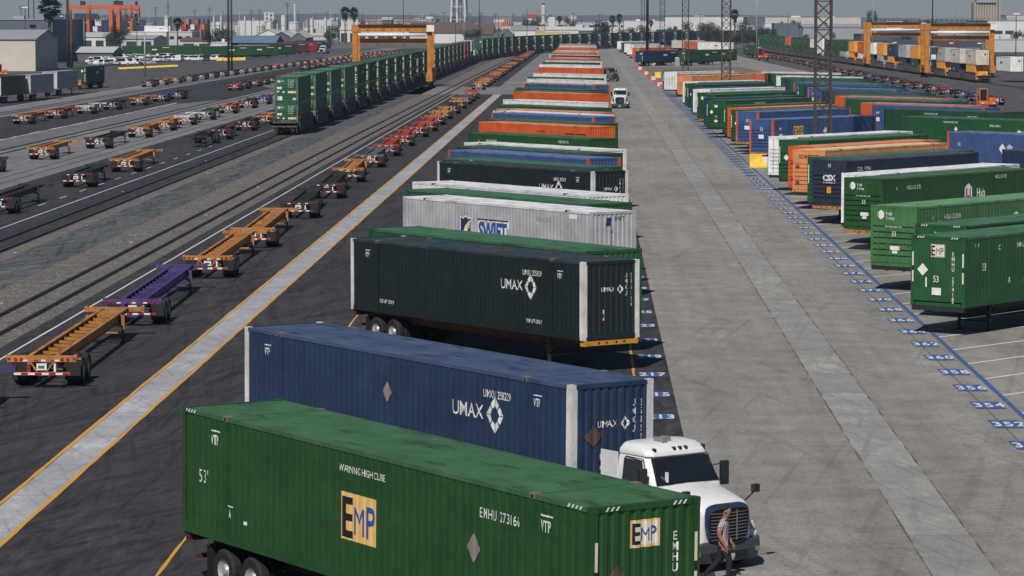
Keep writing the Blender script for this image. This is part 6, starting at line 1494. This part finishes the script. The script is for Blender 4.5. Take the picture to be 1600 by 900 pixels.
tilted_rack(118, 150, 21, 30, 1450, 14, M['dark'], 'dark upright chassis under the leftmost orange crane'); tilted_rack(150, 205, 24, 34, 1440, 20, M['dark'], 'dark upright chassis under the widest orange crane')

# ================================================================== TREES
def leafmat(key, c):
    s = NT('foliage_' + key); v = s.coord('Object'); f = s.noise(v, 1.2, 3); oi = s.n('ShaderNodeObjectInfo')
    c2 = s.mul(c, s.ramp(f, .3, .7, .7, 1.35)); c2 = s.mul(c2, s.ramp(oi.outputs['Random'], 0, 1, .8, 1.25)); return s.done(c2, .7)
LM = [leafmat('dark', (.030, .048, .025)), leafmat('mid', (.045, .065, .030)), leafmat('olive', (.065, .068, .040))]
bark = plain('bark', (.10, .075, .055), .9, var=.3)
def make_tree(seed, lm):
    rnd = random.Random(seed); root = empty('broadleaf_tree'); tag(root, None, 'tree')
    mb = MB(); mb.cyl((0, 0, 0), (.2, 0, 3.2), .32, 8, r2=.2)
    for k in range(6): a = rnd.uniform(0, 6.28); mb.cyl((.1, 0, 2.4 + .2 * k), (math.cos(a) * 2, math.sin(a) * 2, 5 + .4 * k), .12, 6, r2=.05)
    mb.build('trunk', bark, root); mb = MB()
    lobes = [(rnd.uniform(-2.6, 2.6), rnd.uniform(-2.6, 2.6), rnd.uniform(3.8, 7.6), rnd.uniform(1.1, 2.0)) for _ in range(13)]
    for (x, y, z, r) in lobes:
        for _ in range(85):
            d = Vector((rnd.gauss(0, 1), rnd.gauss(0, 1), rnd.gauss(0, .8))).normalized() * r * rnd.uniform(.55, 1.08); c = Vector((x, y, z)) + d
            a = Vector((rnd.gauss(0, 1), rnd.gauss(0, 1), rnd.gauss(0, 1))).normalized(); b = a.orthogonal().normalized(); s_ = rnd.uniform(.16, .36)
            mb.quad(c - a * s_, c + b * s_ * .7, c + a * s_, c - b * s_ * .7)
    mb.build('crown', lm, root); cache_tree(root); return root
def make_palm(seed):
    rnd = random.Random(seed); root = empty('fan_palm'); tag(root, None, 'tree'); mb = MB()
    mb.cyl((0, 0, 0), (.1, 0, 11.4), .28, 8, r2=.2); mb.build('trunk', bark, root); mb = MB()
    for k in range(150):
        el = rnd.uniform(-1.25, 1.35); a = rnd.uniform(0, 6.28); L = rnd.uniform(1.2, 1.9); base = Vector((.1, 0, 11.7 + (0 if el > -.2 else -.2)))
        d = Vector((math.cos(a) * math.cos(el), math.sin(a) * math.cos(el), math.sin(el))); tip = base + d * L; sd_ = d.cross(Vector((0, 0, 1))).normalized() * .5
        mb.add([base + d * L * .4, tip + sd_ - Vector((0, 0, .3)), tip + d * .35, tip - sd_ - Vector((0, 0, .3))], [(0, 1, 2, 3)])
    mb.build('crown', LM[0], root)
    mb = MB()
    for k in range(60):
        a = rnd.uniform(0, 6.28); z = rnd.uniform(9.0, 11.3); c = Vector((.1 + math.cos(a) * .35, math.sin(a) * .35, z)); mb.add([c, c + Vector((math.cos(a) * .5, math.sin(a) * .5, -.9)), c + Vector((math.cos(a + .5) * .4, math.sin(a + .5) * .4, -1.0))], [(0, 1, 2)])
    mb.build('dead_skirt', plain('dead_fronds', (.12, .09, .06), .9), root); cache_tree(root); return root
trees = [make_tree(1, LM[0]), make_tree(2, LM[1]), make_tree(3, LM[2]), make_tree(4, LM[0])]; palms = [make_palm(5), make_palm(6)]; used_t = set()
tcount = [0]
def put_tree(lst, px, ytop, D, k=0, label=None, group='trees on the skyline', wid=1.0):
    p = AT(px, ytop, D); H = p.z; full = 8.9 if lst is trees else 13.4; s_ = H / full; pr = lst[k % len(lst)]
    o = pr if pr.name not in used_t else copy_tree(pr); used_t.add(pr.name); o['category'] = 'tree'
    o.location = (p.x, D, 0); o.scale = (s_ * wid, s_ * wid, s_); o.rotation_euler = (0, 0, random.uniform(0, 6.28)); tcount[0] += 1
    o['label'] = label or f'{"fan palm" if lst is palms else "leafy tree"}, {nth(tcount[0])} counted among the far trees'; o['group'] = group
put_tree(palms, 77, -3, 880, 0, 'tall fan palm with a full crown above the dark warehouse', wid=1.35); put_tree(palms, 539, 11, 1500, 1, 'left one of the twin palms', wid=1.0); put_tree(palms, 552.5, 12, 1500, 0, 'right one of the twin palms')
put_tree(palms, 957, 24, 1750, 0, 'palm above the dark trees left of the black pole'); put_tree(palms, 968, 22, 1800, 1, 'second palm left of the black pole', wid=.9); put_tree(palms, 1148, 15, 1500, 0, 'palm beside the second lattice mast'); put_tree(palms, 1017, 32, 1900, 1, None); put_tree(palms, 277, 28, 1250, 1, 'ragged palm before the red roofs', wid=1.1); put_tree(palms, 874, 25, 2100, 0); put_tree(palms, 860, 24, 2300, 1)
for (px, yt, D, wid) in ((180, 40, 1180, .75), (172, 50, 1150, .8), (186, 47, 1200, .8), (91, 58, 1000, .9), (327, 47, 1200, .75), (349, 44, 1250, 1.0), (520, 38, 1450, .8), (513, 48, 1400, .7), (728, 45, 1500, 1.0), (745, 44, 1520, 1.0), (831, 27, 1800, 1.1), (838, 32, 1800, .9), (893, 26, 2200, .9), (880, 38, 2000, 1), (940, 31, 1550, .9), (950, 39, 1500, 1.1), (935, 40, 1520, .9), (975, 44, 1560, 1.2), (990, 42, 1550, 1.0), (1005, 38, 1600, .9), (1025, 46, 1500, 1.0), (1076, 34, 1700, .9), (1050, 40, 1800, .9), (1104, 34, 1520, 1.0), (1115, 36, 1500, 1.0), (1120, 44, 1480, 1.1), (1100, 45, 1450, 1.2), (1160, 30, 1550, .9), (1168, 42, 1450, 1.2), (1180, 46, 1420, 1.2), (1150, 48, 1400, 1.1), (1195, 42, 1500, 1.0), (1208, 43, 1550, 1.0), (1245, 31, 2100, .8), (1362, 15, 2600, .6), (1415, 55, 1400, 1.3), (1400, 58, 1380, 1.2), (1588, 47, 1200, .9), (1260, 53, 1600, 1), (1300, 50, 1700, 1), (600, 55, 1450, 1.0), (590, 58, 1420, 1.2), (1455, 30, 2600, 1), (1440, 31, 2700, 1), (1420, 31, 2800, 1), (1290, 33, 2600, .8)):
    put_tree(trees, px, yt, D, random.randrange(4), None, wid=wid)

# ================================================================== THE MAN
def skinned(name, pts, edges, root_i=0, sub=2):
    me = bpy.data.meshes.new(name); me.from_pydata([p[0] for p in pts], edges, []); o = bpy.data.objects.new(name, me); C.objects.link(o)
    sk = o.modifiers.new('skin', 'SKIN'); sk.use_smooth_shade = True; sk.branch_smoothing = .6
    for i, p in enumerate(pts):
        r = p[1]; me.skin_vertices[0].data[i].radius = r if isinstance(r, tuple) else (r, r); me.skin_vertices[0].data[i].use_root = (i == root_i)
    su = o.modifiers.new('sub', 'SUBSURF'); su.levels = sub; su.render_levels = sub
    dg = bpy.context.evaluated_depsgraph_get(); dg.update(); m2 = bpy.data.meshes.new_from_object(o.evaluated_get(dg)); bpy.data.objects.remove(o); return m2
P_ = [((0, 0, .93), (.15, .12)), ((.01, 0, 1.08), (.155, .125)), ((.0, 0, 1.24), (.17, .125)), ((.01, 0, 1.37), (.165, .11)), ((.03, 0, 1.46), .075), ((.055, 0, 1.52), .058), ((.085, 0, 1.60), (.075, .085)), ((.10, 0, 1.68), (.082, .098)), ((.085, 0, 1.745), (.06, .075)),
      ((.0, -.17, 1.40), .072), ((-.035, -.215, 1.26), .062), ((-.05, -.235, 1.13), .046), ((.03, -.24, .99), .038), ((.09, -.235, .89), .028), ((.125, -.235, .83), (.018, .036)),
      ((.0, .17, 1.40), .072), ((.0, .215, 1.26), .062), ((.0, .235, 1.13), .046), ((.09, .24, 1.00), .038), ((.15, .235, .90), .028), ((.185, .235, .84), (.018, .036)),
      ((.01, -.09, .88), .105), ((.10, -.09, .70), .092), ((.17, -.09, .49), .066), ((.16, -.09, .28), .062), ((.14, -.09, .10), .045), ((.20, -.09, .05), .048), ((.32, -.09, .04), .036),
      ((-.01, .09, .88), .105), ((-.05, .09, .70), .092), ((-.10, .09, .49), .066), ((-.27, .09, .30), .062), ((-.43, .09, .16), .045), ((-.39, .09, .10), .045), ((-.29, .09, .045), .036)]
Ed = [(0, 1), (1, 2), (2, 3), (3, 4), (4, 5), (5, 6), (6, 7), (7, 8), (3, 9), (9, 10), (10, 11), (11, 12), (12, 13), (13, 14), (3, 15), (15, 16), (16, 17), (17, 18), (18, 19), (19, 20), (0, 21), (21, 22), (22, 23), (23, 24), (24, 25), (25, 26), (26, 27), (0, 28), (28, 29), (29, 30), (30, 31), (31, 32), (32, 33), (33, 34)]
P_ = [(p, tuple((1.24 if p[2] < 1.55 else 1.06) * q for q in r) if isinstance(r, tuple) else r * 1.24) for p, r in P_]
me = skinned('person', P_, Ed)
skin_m = plain('skin_tone', (.30, .14, .09), .55, var=.06); trous = plain('black_trousers', (.014, .014, .017), .85, var=.25, scale=9); shoe = plain('shoe_leather', (.02, .018, .016), .5)
pl_ = NT('plaid_shirt'); v_ = pl_.coord('Object'); sx_ = pl_.n('ShaderNodeSeparateXYZ'); pl_.l(v_, sx_.inputs[0]); cc_ = (.62, .60, .62)
for ax_, colr, per, ph in ((2, (.25, .04, .06), .075, 0), (0, (.25, .04, .06), .075, .01), (2, (.05, .06, .12), .075, .037), (0, (.05, .06, .12), .075, .045), (1, (.25, .04, .06), .075, .0)):
    fr_ = pl_.math('FRACT', pl_.math('DIVIDE', pl_.math('ADD', sx_.outputs[ax_], 5 + ph), per)); cc_ = pl_.mix(pl_.math('MULTIPLY', pl_.math('LESS_THAN', fr_, .26), .62), cc_, colr)
shirt_m = pl_.done(cc_, .85)
for m_ in (skin_m, shirt_m, trous, shoe): me.materials.append(m_)
for p in me.polygons:
    c_ = p.center; arm = abs(c_.y) > .165 and c_.z < 1.235 and c_.z > .75; p.use_smooth = True
    p.material_index = 3 if c_.z < .105 or (c_.x < -.33 and c_.z < .15) else 0 if (arm or c_.z > 1.475) else 1 if c_.z > .865 else 2
man = bpy.data.objects.new('person', me); C.objects.link(man); tag(man, 'man in a red and white checked shirt and black trousers walking before the white truck', 'person')
man.location = (3.17, 72.7, .0); man.rotation_euler = (0, 0, R(-14)); man.scale = (1.0, 1.0, 1.0)
def hand(wx, wy, wz, sgn):
    pts = [((wx, wy, wz), (.018, .034)), ((wx + .03, wy, wz - .055), (.015, .036))]; ed = [(0, 1)]; 
    for k, ln in enumerate((.07, .08, .075, .06)):
        y = wy + (-.028 + k * .019); b = len(pts); pts += [((wx + .035, y, wz - .075), .0095), ((wx + .05, y, wz - .075 - ln * .5), .009), ((wx + .045, y, wz - .075 - ln), .0075)]; ed += [(1, b), (b, b + 1), (b + 1, b + 2)]
    b = len(pts); pts += [((wx + .045, wy - sgn * .01, wz - .02), .012), ((wx + .075, wy - sgn * .012, wz - .055), .010), ((wx + .08, wy - sgn * .012, wz - .085), .008)]; ed += [(0, b), (b, b + 1), (b + 1, b + 2)]
    m_ = skinned('hand', pts, ed, 0, 1); m_.materials.append(skin_m); o_ = bpy.data.objects.new('hand', m_); C.objects.link(o_); o_.parent = man
hand(.11, -.235, .855, -1); hand(.17, .235, .865, 1)
hm = MB(); rnd = random.Random(9)
hair = plain('dark_hair', (.012, .010, .009), .8, var=.3)
rings = []
for k in range(7):
    t = k / 6 * 1.25; rr = math.sin(t) ; z = math.cos(t)
    rings.append([(.070 + (.118 * rr) * math.cos(a) - (.022 if math.cos(a) < 0 else .0) - (.03 * max(0, math.cos(a)) if k > 4 else 0), .104 * rr * math.sin(a), 1.675 + .130 * z - (.05 * (-min(0, math.cos(a))) if k > 4 else 0)) for a in [2 * math.pi * i / 16 for i in range(16)]])
loft(hm, rings, cap=True); ho = hm.build('hair', hair, man, smooth=True)
fm = MB(); fm.add([(.165, -.012, 1.655), (.165, .012, 1.655), (.198, 0, 1.625), (.168, 0, 1.69), (.172, -.014, 1.622), (.172, .014, 1.622)], [(0, 3, 2), (3, 1, 2), (0, 2, 4), (1, 5, 2), (4, 2, 5)]); fm.build('nose', skin_m, man, smooth=True)
for s_ in (-1, 1):
    fm = MB(); fm.lathe([(0, -.006), (.011, -.003), (.011, .003), (0, .006)], (.163, s_ * .034, 1.668), 8, 0, 'x'); fm.build('eye', M['black'], man)
    fm = MB(); fm.lathe([(0, -.012), (.028, -.008), (.03, .004), (0, .012)], (.075, s_ * .088, 1.65), 8, 0, 'y'); fm.build('ear', skin_m, man, smooth=True)
fm = MB(); fm.box(.160, .172, -.026, .026, 1.588, 1.600); fm.build('mouth', plain('lips', (.20, .07, .055), .6), man)
fm = MB(); loft(fm, [[(.135, -.03, 1.555), (.15, 0, 1.55), (.135, .03, 1.555), (.10, 0, 1.55)], [(.168, -.045, 1.60), (.178, 0, 1.60), (.168, .045, 1.60), (.12, 0, 1.60)]], cap=True); fm.build('beard', hair, man, smooth=True)

# the farthest, smallest container stacks: too many to tell apart, one mass
far_objs = [o for o in bpy.data.objects if o.get('group') in ('containers stacked under the orange cranes', 'red container stacks beyond the palms')]
mb = MB(); mats_ = []
for o in far_objs:
    X = Matrix.Translation(o.location) @ o.rotation_euler.to_matrix().to_4x4(); n = len(mb.v)
    idx = []
    for mt in o.data.materials:
        if mt not in mats_: mats_.append(mt)
        idx.append(mats_.index(mt))
    mb.v += [X @ v.co for v in o.data.vertices]
    for p in o.data.polygons: mb.f.append([n + i for i in p.vertices]); mb.m.append(idx[p.material_index])
for o in far_objs: bpy.data.objects.remove(o)
tag(mb.build('container_stacks', mats_), 'dark and red container stacks beneath the orange cranes on the skyline', 'container stacks', kind='stuff')

# low hills far away
hm = MB(); rnd = random.Random(3); prev = None
for i in range(81):
    x = -8000 + i * 200; h_ = 8 + 6 * math.sin(i * .37) + 4 * math.sin(i * .9 + 1) + rnd.uniform(0, 3); cur = [(x, 9000, -1), (x, 9400, h_ + 4), (x, 10500, -1)]
    if prev: hm.quad(prev[0], cur[0], cur[1], prev[1]); hm.quad(prev[1], cur[1], cur[2], prev[2])
    prev = cur
tag(hm.build('hills', plain('hill_scrub', (.10, .11, .09), .9, var=.2, scale=.002)), kind='structure')

# ================================================================== HAZE
mb = MB(); mb.box(-9500, 9500, -60, 11500, -2, 95); hz = mb.build('haze', bpy.data.materials.new('haze_air')); tag(hz, kind='stuff')
hmat = hz.data.materials[0]; hmat.use_nodes = True; t_ = hmat.node_tree; t_.nodes.clear(); ou = t_.nodes.new('ShaderNodeOutputMaterial'); pv = t_.nodes.new('ShaderNodeVolumePrincipled')
pv.inputs['Color'].default_value = (.62, .76, 1.0, 1); pv.inputs['Density'].default_value = HAZE; pv.inputs['Anisotropy'].default_value = .2; t_.links.new(pv.outputs[0], ou.inputs['Volume'])
